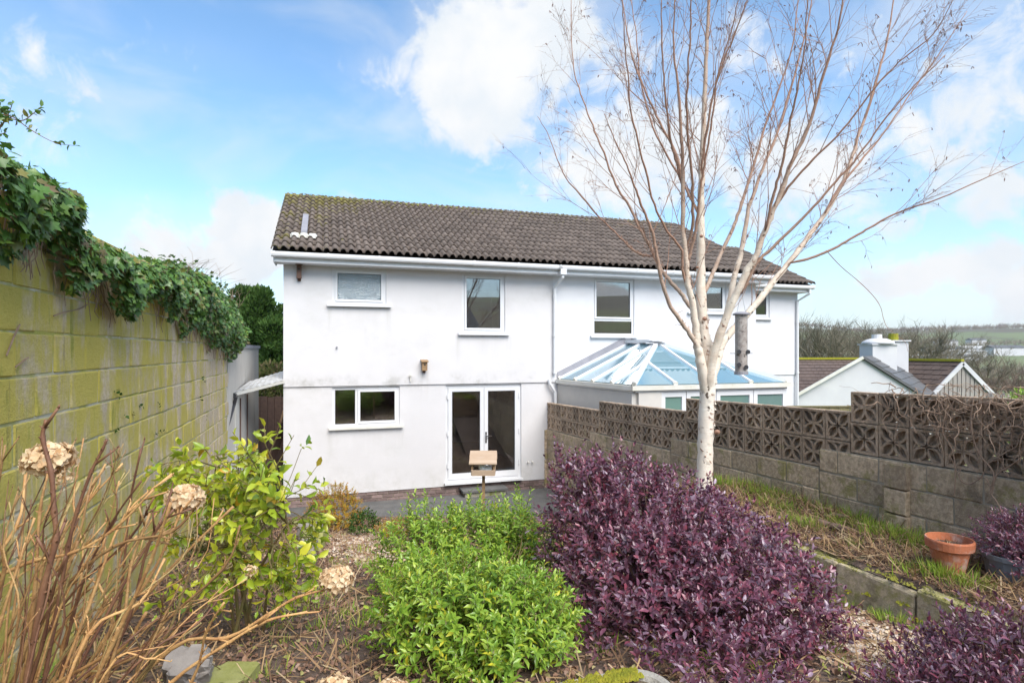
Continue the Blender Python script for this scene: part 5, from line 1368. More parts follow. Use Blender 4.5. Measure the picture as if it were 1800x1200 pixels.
# ================================================================== SHRUBS
def shoots(blobs, n, seed_dir_up=.6, shell=(.55, 1.0), L=(.08, .2)):
    """shoot bases and directions scattered through a union of ellipsoids (centre, radii)"""
    out = []; wts = [b_[1][0] * b_[1][1] * b_[1][2] for b_ in blobs]
    while len(out) < n:
        c, r_ = rnd.choices(blobs, [w_ ** (2 / 3) for w_ in wts])[0]
        v = Vector((rnd.gauss(0, 1), rnd.gauss(0, 1), rnd.gauss(.15, 1))).normalized()
        k = rnd.uniform(*shell) ** .6 if rnd.random() < .85 else rnd.uniform(.2, .8)
        p = Vector((c[0] + v.x * r_[0] * k, c[1] + v.y * r_[1] * k, c[2] + v.z * r_[2] * k))
        if p.z < gz(p.x, p.y) + .02: continue
        d = (v + Vector((rnd.gauss(0, .3), rnd.gauss(0, .3), seed_dir_up + rnd.gauss(0, .3)))).normalized()
        out.append((p, d, rnd.uniform(*L)))
    return out
def leaf_shoots(sh, per, size, spread=(.5, 1.0), whorl=2.4, droop=0.0, sj=.25):
    """leaves in a spiral along each shoot"""
    pos_, d_, up_, sz = [], [], [], []
    for p, d, L in sh:
        n = max(3, int(per * rnd.uniform(.7, 1.3))); o = d.orthogonal().normalized(); b2 = d.cross(o); ph = rnd.uniform(0, 6.28)
        for k in range(n):
            t = (k + .5) / n; a = ph + k * whorl; sp_ = spread[1] + (spread[0] - spread[1]) * t
            side = o * math.cos(a) + b2 * math.sin(a); v = (d * math.cos(sp_) + side * math.sin(sp_)) + Vector((0, 0, -droop))
            pos_.append(p + d * (L * t)); d_.append(v); u = d * math.sin(sp_) * .9 - side * math.cos(sp_) * .9 + Vector((rnd.gauss(0, .25), rnd.gauss(0, .25), rnd.gauss(.3, .25))); up_.append(u); sz.append(size * (1 - .35 * t) * rnd.uniform(1 - sj, 1 + sj))
    return np.array(pos_), np.array(d_), np.array(up_), np.array(sz)
def stems(root, base, sh, n, m, r0=.008, sides=4):
    mb = MB()
    for k in range(n):
        p, d, L = sh[rnd.randrange(len(sh))]; b0 = Vector(base) + Vector((rnd.gauss(0, .07), rnd.gauss(0, .07), 0)); q_ = p + d * L * .6
        mid = b0.lerp(p, .55) + Vector((0, 0, -.06)) + (p - b0).cross(Vector((0, 0, 1))) * rnd.gauss(0, .06)
        pts = spline([b0, mid, p, q_], 3); mb.tube(pts, [r0 * (1 - .8 * i / len(pts)) for i in range(len(pts))], sides, cap=False)
    tag(mb.build('stem', m, root), kind='stuff')
def shoot_stems(root, sh, m, r0=.002):
    mb = MB()
    for p, d, L in sh: mb.tube([p - d * .05, p + d * L], [r0, r0 * .5], 3, cap=False)
    tag(mb.build('shoot', m, root), kind='stuff')

# purple leaved mound in the middle right
g0 = gz(1.1, 4.1)
pb = thing('purple_shrub', 'large mound of dark purple small leaved shrub in front of the birch', 'shrub', (1.15, 4.1, g0))
BL = [((.76, 4.35, 1.70), (.50, .5, .62)), ((1.05, 4.2, 1.62), (.60, .6, .62)), ((1.42, 3.95, 1.42), (.62, .62, .62)), ((1.62, 3.75, 1.28), (.52, .55, .52)), ((.80, 3.9, 1.45), (.52, .5, .55)), ((1.1, 3.45, 1.3), (.66, .5, .45)), ((1.48, 4.6, 1.5), (.55, .5, .50)), ((.58, 4.5, 2.0), (.24, .3, .30)), ((1.42, 3.3, 1.15), (.42, .4, .40)), ((1.05, 3.0, 1.28), (.46, .32, .34)), ((1.22, 2.9, 1.22), (.36, .32, .34)), ((1.14, 2.78, 1.30), (.32, .22, .28))]
sh = shoots(BL, 3100, .4, (.62, 1.04), (.05, .19))
sh += [(Vector((x, 4.5 + rnd.gauss(0, .12), z)), Vector((rnd.gauss(0, .3), rnd.gauss(0, .2), 1)).normalized(), rnd.uniform(.12, .26)) for x, z in [(rnd.uniform(.30, 1.1), rnd.uniform(2.02, 2.26)) for _ in range(70)]]
stems(pb, (1.1, 4.1, g0), sh, 160, 'stem_purple', .008)
shoot_stems(pb, sh, 'stem_purple', .0013)
leafy(pb, 'leaf', 'leaf_purple', leaf_tpl(.42, .06, -.12), *leaf_shoots(sh, 11, .050, (.5, 1.25), sj=.42), parts=300)
# purple shrub at the lower right corner
pb2 = thing('purple_shrub', 'purple leaved shrub filling the lower right corner close to the camera', 'shrub', (2.25, 2.5, 1.4))
BL = [((1.98, 2.45, 1.44), (.34, .4, .34)), ((2.38, 2.55, 1.56), (.43, .4, .40)), ((2.30, 2.85, 1.46), (.36, .33, .30)), ((2.05, 2.05, 1.40), (.5, .35, .38)), ((1.82, 2.6, 1.42), (.22, .3, .26))]
sh = shoots(BL, 900, .6, (.5, 1.0), (.08, .18))
stems(pb2, (2.2, 2.5, 1.4), sh, 100, 'stem_purple', .007); shoot_stems(pb2, sh, 'stem_purple')
leafy(pb2, 'leaf', 'leaf_purple', leaf_tpl(.40, .06, -.10), *leaf_shoots(sh, 11, .044, (.5, 1.2)), parts=300)
# purple plant in a grey pot
cpt = Vector((3.50, 4.08, 1.49))
gp = thing('plant_pot', 'dark grey plastic pot holding the small purple shrub at the right', 'pot', cpt)
mb = MB(); mb.lathe(cpt, [(.115, 0), (.15, .22), (.163, .22), (.165, .25), (.148, .25), (.143, .21)], 20); mb.build('pot_body', 'grey_pot', gp, smooth=False)
pc = thing('potted_purple_shrub', 'smaller purple shrub growing in the dark grey pot beside the terracotta one', 'shrub', cpt + Vector((0, 0, .22)))
sh = shoots([((cpt.x + .04, cpt.y, cpt.z + .33), (.22, .22, .17)), ((cpt.x + .18, cpt.y + .05, cpt.z + .27), (.24, .24, .20)), ((cpt.x + .06, cpt.y - .14, cpt.z + .20), (.18, .12, .16))], 560, .6, (.5, 1), (.05, .12))
stems(pc, cpt + Vector((0, 0, .22)), sh, 40, 'stem_purple', .005)
leafy(pc, 'leaf', 'leaf_purple', leaf_tpl(.36, .06, -.10), *leaf_shoots(sh, 11, .032, (.5, 1.2)), parts=120)
# terracotta pot
ct = Vector((P(1669, 1003, 4.22).x, 4.22, P(1669, 1002, 4.22).z))
tp = thing('terracotta_pot', 'old terracotta flowerpot with bleached patches, empty but for moss, by the block wall', 'pot', ct)
mb = MB(); mb.lathe(ct, [(.092, 0), (.125, .165), (.128, .165), (.148, .17), (.152, .225), (.148, .235), (.138, .235), (.132, .17), (.12, .15)], 28); mb.build('pot_body', 'terracotta', tp)
mb = MB(); mb.lathe(ct + Vector((0, 0, .172)), [(.131, 0), (.128, .01), (.05, .018)], 18); mb.build('soil', 'soil', tp)
tf = GRASS_TPL
n = 60; pa = np.array([[ct.x + rnd.gauss(0, .03), ct.y + rnd.gauss(0, .03), ct.z + .185] for _ in range(n)])
leafy(tp, 'moss_tuft', 'leaf_straw', (tf[0] * np.array([1, .12, 1]), tf[1]), pa, np.column_stack([rng.normal(0, .6, n), rng.normal(0, .6, n), np.ones(n)]), rng.normal(size=(n, 3)), rng.uniform(.02, .05, n), parts=0)

# green shrub in the centre
g0 = gz(-.2, 3.8)
gb = thing('green_shrub', 'bright green glossy shrub with tiny pale flowers in the centre foreground', 'shrub', (-.25, 3.8, g0))
BL = [((-.30, 3.35, 1.60), (.46, .38, .34)), ((.0, 3.3, 1.50), (.33, .34, .36)), ((-.50, 3.4, 1.62), (.26, .28, .22)), ((-.05, 3.0, 1.40), (.34, .3, .28)), ((-.75, 4.8, 1.42), (.38, .36, .30)), ((-.28, 4.95, 1.46), (.50, .38, .32)), ((.06, 4.9, 1.46), (.28, .3, .28)), ((.16, 3.75, 1.42), (.24, .3, .26)), ((-.15, 4.2, 1.30), (.30, .3, .28)), ((-.62, 4.3, 1.35), (.26, .26, .24))]
sh = shoots(BL, 1750, .65, (.5, 1.0), (.07, .17))
for _ in range(60):
    x, y = rnd.uniform(-.95, .15), rnd.gauss(4.9, .15); sh.append((Vector((x, y, rnd.uniform(1.58, 1.80))), Vector((rnd.gauss(0, .2), rnd.gauss(0, .2), 1)).normalized(), rnd.uniform(.12, .24)))
stems(gb, (-.25, 3.7, g0), sh, 150, 'stem_green', .006); shoot_stems(gb, sh, 'stem_green')
LS = leaf_shoots(sh, 13, .056, (.5, 1.3), sj=.35, droop=.12)
leafy(gb, 'leaf', 'leaf_green', leaf_tpl(.36, .07, -.16), *LS, parts=300)
fp = MB()
for p, d, L in rnd.sample(sh, 420):
    for k in range(4):
        q_ = p + d * rnd.uniform(.2, .8) * L; e_ = q_ + Vector((rnd.gauss(0, .01), rnd.gauss(0, .01), -rnd.uniform(.004, .018))); fp.tube([q_, e_], [.0018, .0008], 3, cap=False)
tag(fp.build('flower', 'buds', gb), kind='stuff')

# yellow green camellia like shrub on the left
cb0 = Vector((-1.72, 3.75, gz(-1.7, 3.75)))
cs = thing('yellow_green_shrub', 'open shrub with large yellow green leaves on bare brown branches, left of centre', 'shrub', cb0)
br = MB(); sh = []
HUBS = [P(x, y, rnd.uniform(3.5, 3.9)) for x, y in ((400, 960), (440, 900), (350, 880), (480, 960), (380, 820), (505, 920), (440, 830))]
for h in HUBS: br.tube(spline([cb0 + Vector((rnd.gauss(0, .04), rnd.gauss(0, .04), 0)), cb0.lerp(h, .5) + Vector((rnd.gauss(0, .05), 0, .03)), h], 4), [.011, .011, .010, .010, .009, .009, .008, .007, .006], 6, cap=False)
for k in range(84):
    px, py = rnd.choice([(rnd.uniform(270, 560), rnd.uniform(780, 1070)), (rnd.uniform(300, 480), rnd.uniform(765, 900)), (rnd.uniform(400, 570), rnd.uniform(880, 1060))])
    if px > 470 and py < 840: py += 60
    e_ = P(px, py, rnd.uniform(3.2, 4.1)); hub = min(HUBS, key=lambda h: (h - e_).length + rnd.random() * .25); pts = spline([hub, hub.lerp(e_, .5) + Vector((rnd.gauss(0, .04), rnd.gauss(0, .04), .05)), e_], 5)
    br.tube(pts, [.0055 * (1 - .7 * i / len(pts)) for i in range(len(pts))], 5, cap=False)
    for i in range(5, len(pts) - 1):
        d = (pts[i + 1] - pts[i]).normalized(); o = d.orthogonal(); o.rotate(Matrix.Rotation(rnd.uniform(0, 6.28), 3, d)); sd_ = (d + o * .8).normalized(); L = rnd.uniform(.08, .22)
        if rnd.random() < .8: sh.append((pts[i], sd_, L)); br.tube([pts[i], pts[i] + sd_ * L], [.003, .0018], 4, cap=False)
    sh.append((pts[-2], (pts[-1] - pts[-2]).normalized(), .12))
for pxs in ([(497, 870), (512, 835), (527, 795), (530, 788)], [(455, 900), (500, 885), (545, 868), (560, 858)]):
    pts = spline([P(x, y, 3.4) for x, y in pxs], 3); br.tube(pts, [.004, .002] + [.002] * (len(pts) - 2), 4, cap=False); sh.append((pts[-2], Vector((.6, 0, .5)).normalized(), .06))
tag(br.build('branch', 'stem_green', cs), kind='stuff')
leafy(cs, 'leaf', 'leaf_camellia', leaf_tpl(.46, .09, -.14), *leaf_shoots(sh, 4.4, .080, (.6, 1.1), 2.2, .12, .3), parts=300)

# orange brown low shrub by the patio edge, and a daffodil-like green clump
def small_clump(name, label, c, r_, n, m, size, per=9, cat='shrub', up=.7):
    root = thing(name, label, cat, c); sh = shoots([((c[0], c[1], c[2] + r_[2] * .5), r_)], n, up, (.4, 1), (.04, .1)); shoot_stems(root, sh, 'stem_green', .0015)
    leafy(root, 'leaf', m, leaf_small(.5, .1, -.1), *leaf_shoots(sh, per, size, (.5, 1.1)), parts=0)
c = P(590, 905, 8.9); small_clump('heather', 'orange and bronze low shrub at the foot of the house wall', (c.x, 8.9, gz(c.x, 8.9)), (.42, .3, .44), 560, 'leaf_orange', .036)
c = P(640, 935, 8.3); small_clump('leafy_clump', 'dark green leafy clump left of the centre shrub, on the bank', (c.x, 8.3, gz(c.x, 8.3)), (.22, .2, .22), 120, 'leaf_conifer', .06, 5, 'plant', 1.4)
c = P(700, 925, 8.0); small_clump('leafy_clump', 'low olive ground plant between gravel and green shrub', (c.x, 8.0, gz(c.x, 8.0)), (.30, .2, .14), 140, 'leaf_orange', .03, 7, 'plant', 1.0)
c = P(395, 900, 6.6); small_clump('lavender_clump', 'grey green strappy plant at the foot of the outbuilding', (c.x, 6.6, gz(c.x, 6.6)), (.35, .4, .28), 170, 'leaf_hedge', .08, 6, 'plant', 1.4)
c = P(450, 850, 8.5); small_clump('passage_shrub', 'dull green bush in front of the side passage', (c.x, 8.5, gz(c.x, 8.5)), (.40, .4, .45), 260, 'leaf_hedge', .05, 9, 'shrub', 1)

# ================================================================== IVY on the left wall
iv = thing('ivy', 'thick mat of dark green ivy hanging over the top of the algae stained wall', 'ivy', (xl(5), 5, 3.3))
def itp(xs_, ys_, x): return float(np.interp(x, xs_, ys_))
YK = [1.5, 2.7, 3.1, 3.9, 4.8, 5.8, 6.9, 8.0, 9.2, 9.8]
ZT = [4.06, 4.12, 4.00, 3.80, 3.88, 4.04, 4.16, 4.12, 3.95, 3.80]
ZB = [3.78, 3.74, 3.64, 3.50, 3.56, 3.52, 3.38, 3.18, 3.1, 3.2]
pos_, d_, up_, sz = [], [], [], []
lnv = np.array(ln)
for _ in range(17000):
    Y = .2 + 9.6 * rnd.random() ** 1.05; zt, zb = itp(YK, ZT, Y), itp(YK, ZB, Y)
    zb += .15 * vnoise(Y * 4.1, 3) + .08 * math.sin(Y * 9); zt += .07 * vnoise(Y * 5, 9) + .04 * math.sin(Y * 17)
    t = rnd.random() ** .85; z = zb + (zt - zb) * t
    # bulge over the face, rounding back over the top
    prof = .04 + .17 * math.sin(math.pi * min(1, max(0, t)) ** .8) + .06 * vnoise(Y * 3, z * 5)
    if t > .75: prof -= (t - .75) * 1.0
    off = prof * rnd.uniform(.75, 1.08)
    p = Vector((xl(Y), Y, z)) + ln * off
    nrm_ = (ln * (1 - max(0, t - .6) * 1.5) + Vector((0, 0, .45 + max(0, t - .6) * 2)) + Vector((rnd.gauss(0, .5), rnd.gauss(-.25, .55), rnd.gauss(0, .4)))).normalized()
    dn = Vector((rnd.gauss(0, .8), rnd.gauss(0, .8), -1)); dn = (dn - nrm_ * dn.dot(nrm_)).normalized()
    pos_.append(p); d_.append(dn); up_.append(nrm_); sz.append(rnd.uniform(.034, .068))
for _ in range(1700):      # top surface and trailing runners
    Y = rnd.uniform(.2, 9.8); zt = itp(YK, ZT, Y); o = rnd.uniform(-.5, .1)
    p = Vector((xl(Y), Y, zt - .03 + rnd.gauss(0, .05))) + ln * o; pos_.append(p); d_.append(Vector((rnd.gauss(0, 1), rnd.gauss(0, 1), rnd.gauss(.2, .4)))); up_.append(Vector((rnd.gauss(0, .4), rnd.gauss(0, .4), 1))); sz.append(rnd.uniform(.03, .06))
leafy(iv, 'leaf', 'leaf_ivy', ivy_tpl(), np.array(pos_), np.array(d_), np.array(up_), np.array(sz), parts=300)
mb = MB()
for k in range(130):
    Y = rnd.uniform(1.8, 9.4); zb = itp(YK, ZB, Y); p = Vector((xl(Y), Y, zb + .2)) + ln * .03; pts = [p]
    for _ in range(5): p = p + Vector((0, 0, -rnd.uniform(.03, .10))) + ld * rnd.gauss(0, .05); pts.append(p + ln * rnd.uniform(0, .01))
    mb.tube(pts, [.004, .004, .0035, .003, .0025, .002], 4, cap=False)
for pxs in ([(90, 555), (110, 548), (135, 543), (150, 535)], [(220, 545), (224, 530), (238, 515)], [(6, 625), (20, 590), (30, 570)], [(22, 645), (35, 635), (45, 628)], [(180, 540), (165, 520), (150, 505), (140, 490)]):
    pts = []
    for x, y in pxs:
        u = (x - CX) / F; Yw = -1.523 / (u + .324); pts.append(P(x, y, Yw) + ln * .012)
    mb.tube(spline(pts, 3), .004, 4)
for k in range(46):       # dead sprays standing above the ivy
    Y = rnd.uniform(5.5, 9.6); z = itp(YK, ZT, Y); p = Vector((xl(Y), Y, z - .1)) + ln * rnd.uniform(-.1, .2); pts = [p]; d = Vector((rnd.gauss(.2, .4), rnd.gauss(0, .4), 1)).normalized()
    for _ in range(4): d = (d + Vector((rnd.gauss(0, .3), rnd.gauss(0, .3), -.1))).normalized(); p = p + d * rnd.uniform(.05, .11); pts.append(p)
    mb.tube(pts, [.003, .0025, .002, .0015, .001], 3, cap=False)
tag(mb.build('ivy_stem', 'vine', iv), kind='stuff')
wl = thing('wall_weed', 'few small leaves growing from the face of the algae stained wall', 'weed', (xl(6), 6, 2.5))
pp_, dd2, uu, s2 = [], [], [], []
for x, y in [(205, 695), (200, 690), (245, 711), (275, 712), (215, 735), (232, 728), (270, 762), (280, 760), (200, 760), (350, 560), (352, 665), (355, 670), (350, 700), (358, 735)]:
    u = (x - CX) / F; Yw = -1.523 / (u + .324)
    for k in range(3): pp_.append(P(x + rnd.gauss(0, 2), y + rnd.gauss(0, 3), Yw) + ln * .015); dd2.append((rnd.gauss(.5, .4), rnd.gauss(0, .4), rnd.gauss(0, .5))); uu.append((.9, .3, .6)); s2.append(.03)
leafy(wl, 'leaf', 'leaf_conifer', leaf_tpl(.7), np.array(pp_), np.array(dd2), np.array(uu), np.array(s2), parts=300)
# spray of leaves reaching in at the top left
sy = thing('climber_spray', 'thin leafy climber shoots reaching into the sky at the top left corner', 'climber', P(-30, 330, 2.9))
mb = MB(); pp_, dd2, s2 = [], [], []
for pxs in ([(-60, 330), (-10, 215), (20, 205), (45, 222), (70, 238), (100, 252), (130, 256)], [(-10, 230), (15, 210), (40, 212), (58, 200), (72, 188)], [(-20, 250), (0, 225), (15, 200), (22, 182)], [(-30, 260), (-5, 240), (12, 232)]):
    pts = spline([P(x, y, 2.75) for x, y in pxs], 4); mb.tube(pts, [.0035 * (1 - .7 * i / len(pts)) for i in range(len(pts))], 4, cap=False)
    for i in range(4, len(pts)):
        x_ = (pts[i].x / 2.75 * F + CX)
        if 75 < x_ < 92: continue
        for _ in range(1 if rnd.random() < .7 else 2): pp_.append(pts[i]); dd2.append((rnd.gauss(.3, .6), rnd.gauss(0, .5), rnd.gauss(.1, .6))); s2.append(rnd.uniform(.018, .042))
pp_ += [P(6 + rnd.gauss(0, 6), 200 + rnd.gauss(0, 14), 2.75) for _ in range(26)]; dd2 += [(rnd.gauss(0, 1), rnd.gauss(0, 1), rnd.gauss(0, 1)) for _ in range(26)]; s2 += [rnd.uniform(.025, .05) for _ in range(26)]
tag(mb.build('stem', 'stem_dark', sy), kind='stuff')
leafy(sy, 'leaf', 'leaf_ivy', leaf_tpl(.5), np.array([tuple(p) for p in pp_]), np.array(dd2), rng.normal(size=(len(pp_), 3)) + np.array([0, -.5, .8]), np.array(s2), parts=100)

# ================================================================== BARE VINE on the right end of the screen wall
vn = thing('bare_vine', 'tangle of pale leafless vine stems over the right end of the pierced wall', 'vine', swp(24, 2.0, .1))
mb = MB(); 
for k in range(330):
    i = rnd.gauss(23.4, 1.9); 
    if i < 19: i = 19 + rnd.random() * 3
    p = swp(i, tops[3] + rnd.uniform(-.25, .06), .03); pts = [p]; d = Vector((rnd.gauss(0, .6), rnd.gauss(0, .6), rnd.gauss(-.1, .7))).normalized(); n = rnd.randint(5, 11)
    for _ in range(n):
        d = (d + Vector((rnd.gauss(0, .45), rnd.gauss(0, .45), rnd.gauss(-.06, .4)))).normalized(); p = p + d * .05
        rel = p - SW0; off = rel.dot(swn); lim = swp(i, tops[3]).z
        if p.z < lim and off < .02: p = p + swn * (.025 - off)
        if off > .16: p = p - swn * (off - .16)
        if p.z > lim + .10: p.z = lim + .08
        pts.append(Vector(p))
    r0 = rnd.choice([.0018, .0025, .003, .004, .006]); sp = spline(pts, 2); mb.tube(sp, [r0 * (1 - .5 * q_ / len(sp)) for q_ in range(len(sp))], 5, cap=False)
for pxs, r0 in (([(1775, 905), (1763, 880), (1752, 862), (1758, 830), (1735, 800), (1722, 770), (1718, 735), (1722, 700)], .006), ([(1755, 865), (1762, 835), (1790, 815), (1810, 800)], .005), ([(1753, 862), (1745, 840), (1728, 838)], .004), ([(1766, 790), (1765, 820), (1757, 850)], .004), ([(1770, 820), (1785, 838), (1765, 800), (1752, 790)], .003), ([(1692, 830), (1700, 822), (1697, 838), (1712, 850), (1735, 838), (1750, 812), (1780, 805)], .004), ([(1668, 690), (1690, 700), (1715, 712), (1750, 705), (1790, 715)], .006), ([(1585, 770), (1590, 752), (1600, 742), (1618, 752), (1630, 770)], .002), ([(1560, 735), (1572, 715), (1575, 700)], .003), ([(1585, 745), (1590, 780), (1605, 850), (1635, 905), (1650, 945)], .002), ([(1655, 750), (1662, 790), (1680, 800), (1700, 845)], .003), ([(1690, 700), (1672, 735), (1668, 760), (1685, 790), (1690, 830), (1688, 870)], .005)):
    pts = []
    for x, y in pxs:
        u = (x - CX) / F; k = (1.628 + .3326 * 10.83); Yw = k / (u + .3326); pts.append(P(x, y, Yw) + swn * .07)
    sp = spline(pts, 4); mb.tube(sp, [r0 * rnd.uniform(.85, 1.1) for _ in sp], 6, cap=False)
tag(mb.build('vine_stem', 'vine', vn, smooth=True), kind='stuff')

# ================================================================== HYDRANGEA STEMS in the left foreground
hy = thing('hydrangea', 'leafless hydrangea with a fan of tan and dark brown stems in the left foreground', 'shrub', (-1.0, 1.5, gz(-1, 1.5)))
def hy_stem(pxs, Y0, Y1, r0, m, side=True):
    n = len(pxs); pts = [P(x, y, Y0 + (Y1 - Y0) * k / (n - 1)) for k, (x, y) in enumerate(pxs)]; sp = spline(pts, 4); mb = MB()
    rad = []
    for i in range(len(sp)):
        t = i / (len(sp) - 1); node = 1.35 if i % 4 == 0 and i > 0 else 1.0; rad.append(r0 * (1 - .45 * t) * node)
    mb.tube(sp, rad, 7)
    if side:
        for _ in range(rnd.randint(2, 5)):
            i = rnd.randrange(3, len(sp) - 1); d = (sp[i] - sp[i - 1]).normalized(); o = Vector((rnd.gauss(0, 1), rnd.gauss(0, .5), rnd.gauss(0, .6))).normalized(); L = rnd.uniform(.03, .10)
            e_ = sp[i] + (d + o * .55).normalized() * L; mb.tube([sp[i], e_], [r0 * .55, r0 * .42], 6); mb.tube([e_, e_ + Vector((0, 0, .008)) + o * .004], [r0 * .5, r0 * .2], 5)
        for i in range(2, len(sp) - 1, 2):      # opposite buds at the nodes
            d = (sp[i] - sp[i - 1]).normalized(); o = d.orthogonal().normalized(); o.rotate(Matrix.Rotation(rnd.uniform(0, 6.28), 3, d))
            for sg in (-1, 1): mb.tube([sp[i] + o * sg * rad[i] * .6, sp[i] + o * sg * (rad[i] + .006) + d * .006], [rad[i] * .55, .0008], 5, cap=False)
    mb.build('stem', m, hy, smooth=True); return sp[-1]
random_tips = []
for k in range(84):
    if k < 44:   tx, ty = rnd.uniform(5, 390), rnd.uniform(760, 960)
    elif k < 72: tx, ty = rnd.uniform(160, 440), rnd.uniform(900, 1130)
    else:        tx, ty = rnd.uniform(-40, 160), rnd.uniform(790, 980)
    if tx > 250 and ty < 850: ty += 70
    bx_ = -40 + tx * .42 + rnd.gauss(0, 45); by_ = 1290 + rnd.uniform(-30, 60)
    mx_, my_ = bx_ + (tx - bx_) * .42 + rnd.gauss(0, 26) , by_ + (ty - by_) * .52 + rnd.gauss(0, 20)
    m2x, m2y = bx_ + (tx - bx_) * .75 + rnd.gauss(0, 17), by_ + (ty - by_) * .80 + rnd.gauss(0, 10)
    Y0 = rnd.uniform(1.5, 2.3); dark = rnd.random() < .2
    hy_stem([(bx_, by_), (mx_, my_), (m2x, m2y), (tx, ty)], Y0, Y0 + rnd.uniform(-.2, .3), (.0060 if not dark else .0048) * rnd.uniform(.4, 1.25) * Y0 / 1.9, 'stem_dark' if dark else rnd.choice(['stem_tan', 'stem_olive', 'stem_tan']))
hy_stem([(40, 1230), (75, 1040), (98, 950), (95, 900), (90, 830), (75, 770), (82, 738)], 1.6, 1.6, .0085, 'stem_dark')
hy_stem([(75, 1210), (95, 1100), (120, 960), (135, 900), (160, 830), (180, 790), (188, 772)], 1.7, 1.7, .006, 'stem_dark')
for pxs, Ye in (([(80, 1330), (210, 1110), (290, 1010), (350, 948), (410, 890)], 2.1), ([(120, 1330), (300, 1140), (400, 1120), (470, 1080), (520, 1050), (578, 1034)], 2.3), ([(60, 1320), (180, 1130), (260, 1020), (300, 940), (322, 890)], 2.0), ([(30, 1300), (60, 1050), (70, 900), (85, 830)], 1.8), ([(200, 1320), (300, 1200), (400, 1130), (470, 1090), (540, 1075)], 2.0), ([(10, 1220), (100, 1050), (200, 960), (300, 935), (350, 885)], 1.8), ([(0, 1010), (60, 985), (130, 970), (200, 930), (270, 860)], 1.7)):
    hy_stem(pxs, Ye, Ye, .0065 * Ye / 2, 'stem_tan')
def flower_head(px, py, Y, r_, label, n=190):
    c = P(px, py, Y); root = thing('hydrangea_flower_head', label, 'flower head', c - Vector((0, 0, r_ * .8)), 'dried hydrangea flower heads')
    mb = MB(); mb.tube([c - Vector((0, 0, r_)), c], [.003, .002], 5)
    pos_, d_, up_, sz = [], [], [], []
    for k in range(n):
        v = Vector((rnd.gauss(0, 1), rnd.gauss(0, 1), rnd.gauss(.25, 1))).normalized(); q_ = c + Vector((v.x * r_, v.y * r_, v.z * r_ * .72)) * rnd.uniform(.7, 1.0)
        if k % 3 == 0: mb.tube([c, q_], [.001, .0008], 3, cap=False)
        o = v.orthogonal(); o.rotate(Matrix.Rotation(rnd.uniform(0, 6.28), 3, v))
        for a in range(4):
            oo = o.copy(); oo.rotate(Matrix.Rotation(a * 1.571, 3, v)); pos_.append(q_); d_.append(oo + v * rnd.uniform(.1, .7)); up_.append(v); sz.append(r_ * rnd.uniform(.20, .32))
    tag(mb.build('stalk', 'stem_tan', root), kind='stuff')
    leafy(root, 'petal', 'petal_dry', leaf_tpl(.85, .08, .12), np.array([tuple(x) for x in pos_]), np.array([tuple(x) for x in d_]), np.array([tuple(x) for x in up_]), np.array(sz), parts=0)
flower_head(88, 808, 1.85, .072, 'dried tan hydrangea head at the far left in front of the algae stained wall')
flower_head(112, 838, 1.85, .030, 'little pale scrap of flower head just below the far left one', 40)
flower_head(325, 876, 2.05, .062, 'dried cream hydrangea head left of the yellow green shrub')
flower_head(592, 1018, 2.3, .066, 'dried peach hydrangea head hanging over the gravel left of the green shrub')
flower_head(440, 1003, 2.4, .030, 'small ragged dried flower scrap among the yellow green leaves', 36)
flower_head(585, 1222, 2.0, .075, 'straw coloured flower head cut by the bottom edge, left one')
flower_head(690, 1226, 2.0, .070, 'straw coloured flower head cut by the bottom edge, right one')

# ================================================================== STONES, TROUGH, LOG
def boulder(name, c, r_, m, label, cat, seed=0, flat=.4, group=None):
    r2 = random.Random(seed); bm = bmesh.new(); bmesh.ops.create_icosphere(bm, subdivisions=4, radius=1)
    import mathutils
    for v in bm.verts:
        v.co = Vector([round(q_ * 2.2) / 2.2 * .45 + q_ * .55 for q_ in v.co])
        n = mathutils.noise.noise(v.co * 1.3 + Vector((seed, 0, 0))) * .5 + mathutils.noise.noise(v.co * 4 + Vector((seed, 5, 0))) * .30
        v.co *= 1 + n; v.co = Vector((max(-.8, min(.8, v.co.x)) * r_[0], max(-.8, min(.8, v.co.y)) * r_[1], max(-flat, min(flat, v.co.z)) * r_[2]))
    me = bpy.data.meshes.new(name); bm.to_mesh(me); bm.free(); me.materials.append(MATS[m]); o = link(name, me, None, c)
    return tag(o, label, cat, group)
c = P(332, 1195, 2.9); o = boulder('slate_rock', c, (.13, .10, .30), 'stone', 'grey slabby slate rock among the hydrangea stems', 'rock', 3, .55); o.rotation_euler = (.5, .1, .3)
c = P(402, 1205, 2.95); boulder('mossy_rock', c, (.15, .13, .20), 'stone_moss', 'flat topped mossy rock right of the grey slate rock', 'rock', 5, .35)
for k, (x, y, Y) in enumerate([(545, 925, 7.4), (552, 940, 7.0), (532, 962, 6.5), (520, 985, 6.1), (505, 1003, 5.8)]):
    boulder('edging_stone', P(x, y, Y) - Vector((0, 0, .05)), (.17, .22, .2), 'stone_moss' if k % 2 else 'stone', ['farthest', 'second farthest', 'middle', 'second nearest', 'nearest'][k] + ' of the five rough stones edging the gravel on the left', 'stone', 20 + k, .5, 'edging stones along the gravel')
c = P(560, 920, 9.4); boulder('mossy_kerb', c - Vector((0, 0, .05)), (.75, .12, .16), 'stone_moss', 'long mossy kerb at the edge of the patio', 'kerb', 40, .5)
tc_ = Vector((.42, 2.40, 1.32)); tr2 = thing('stone_trough', 'weathered stone trough with bright moss on its rim at the bottom edge', 'trough', tc_)
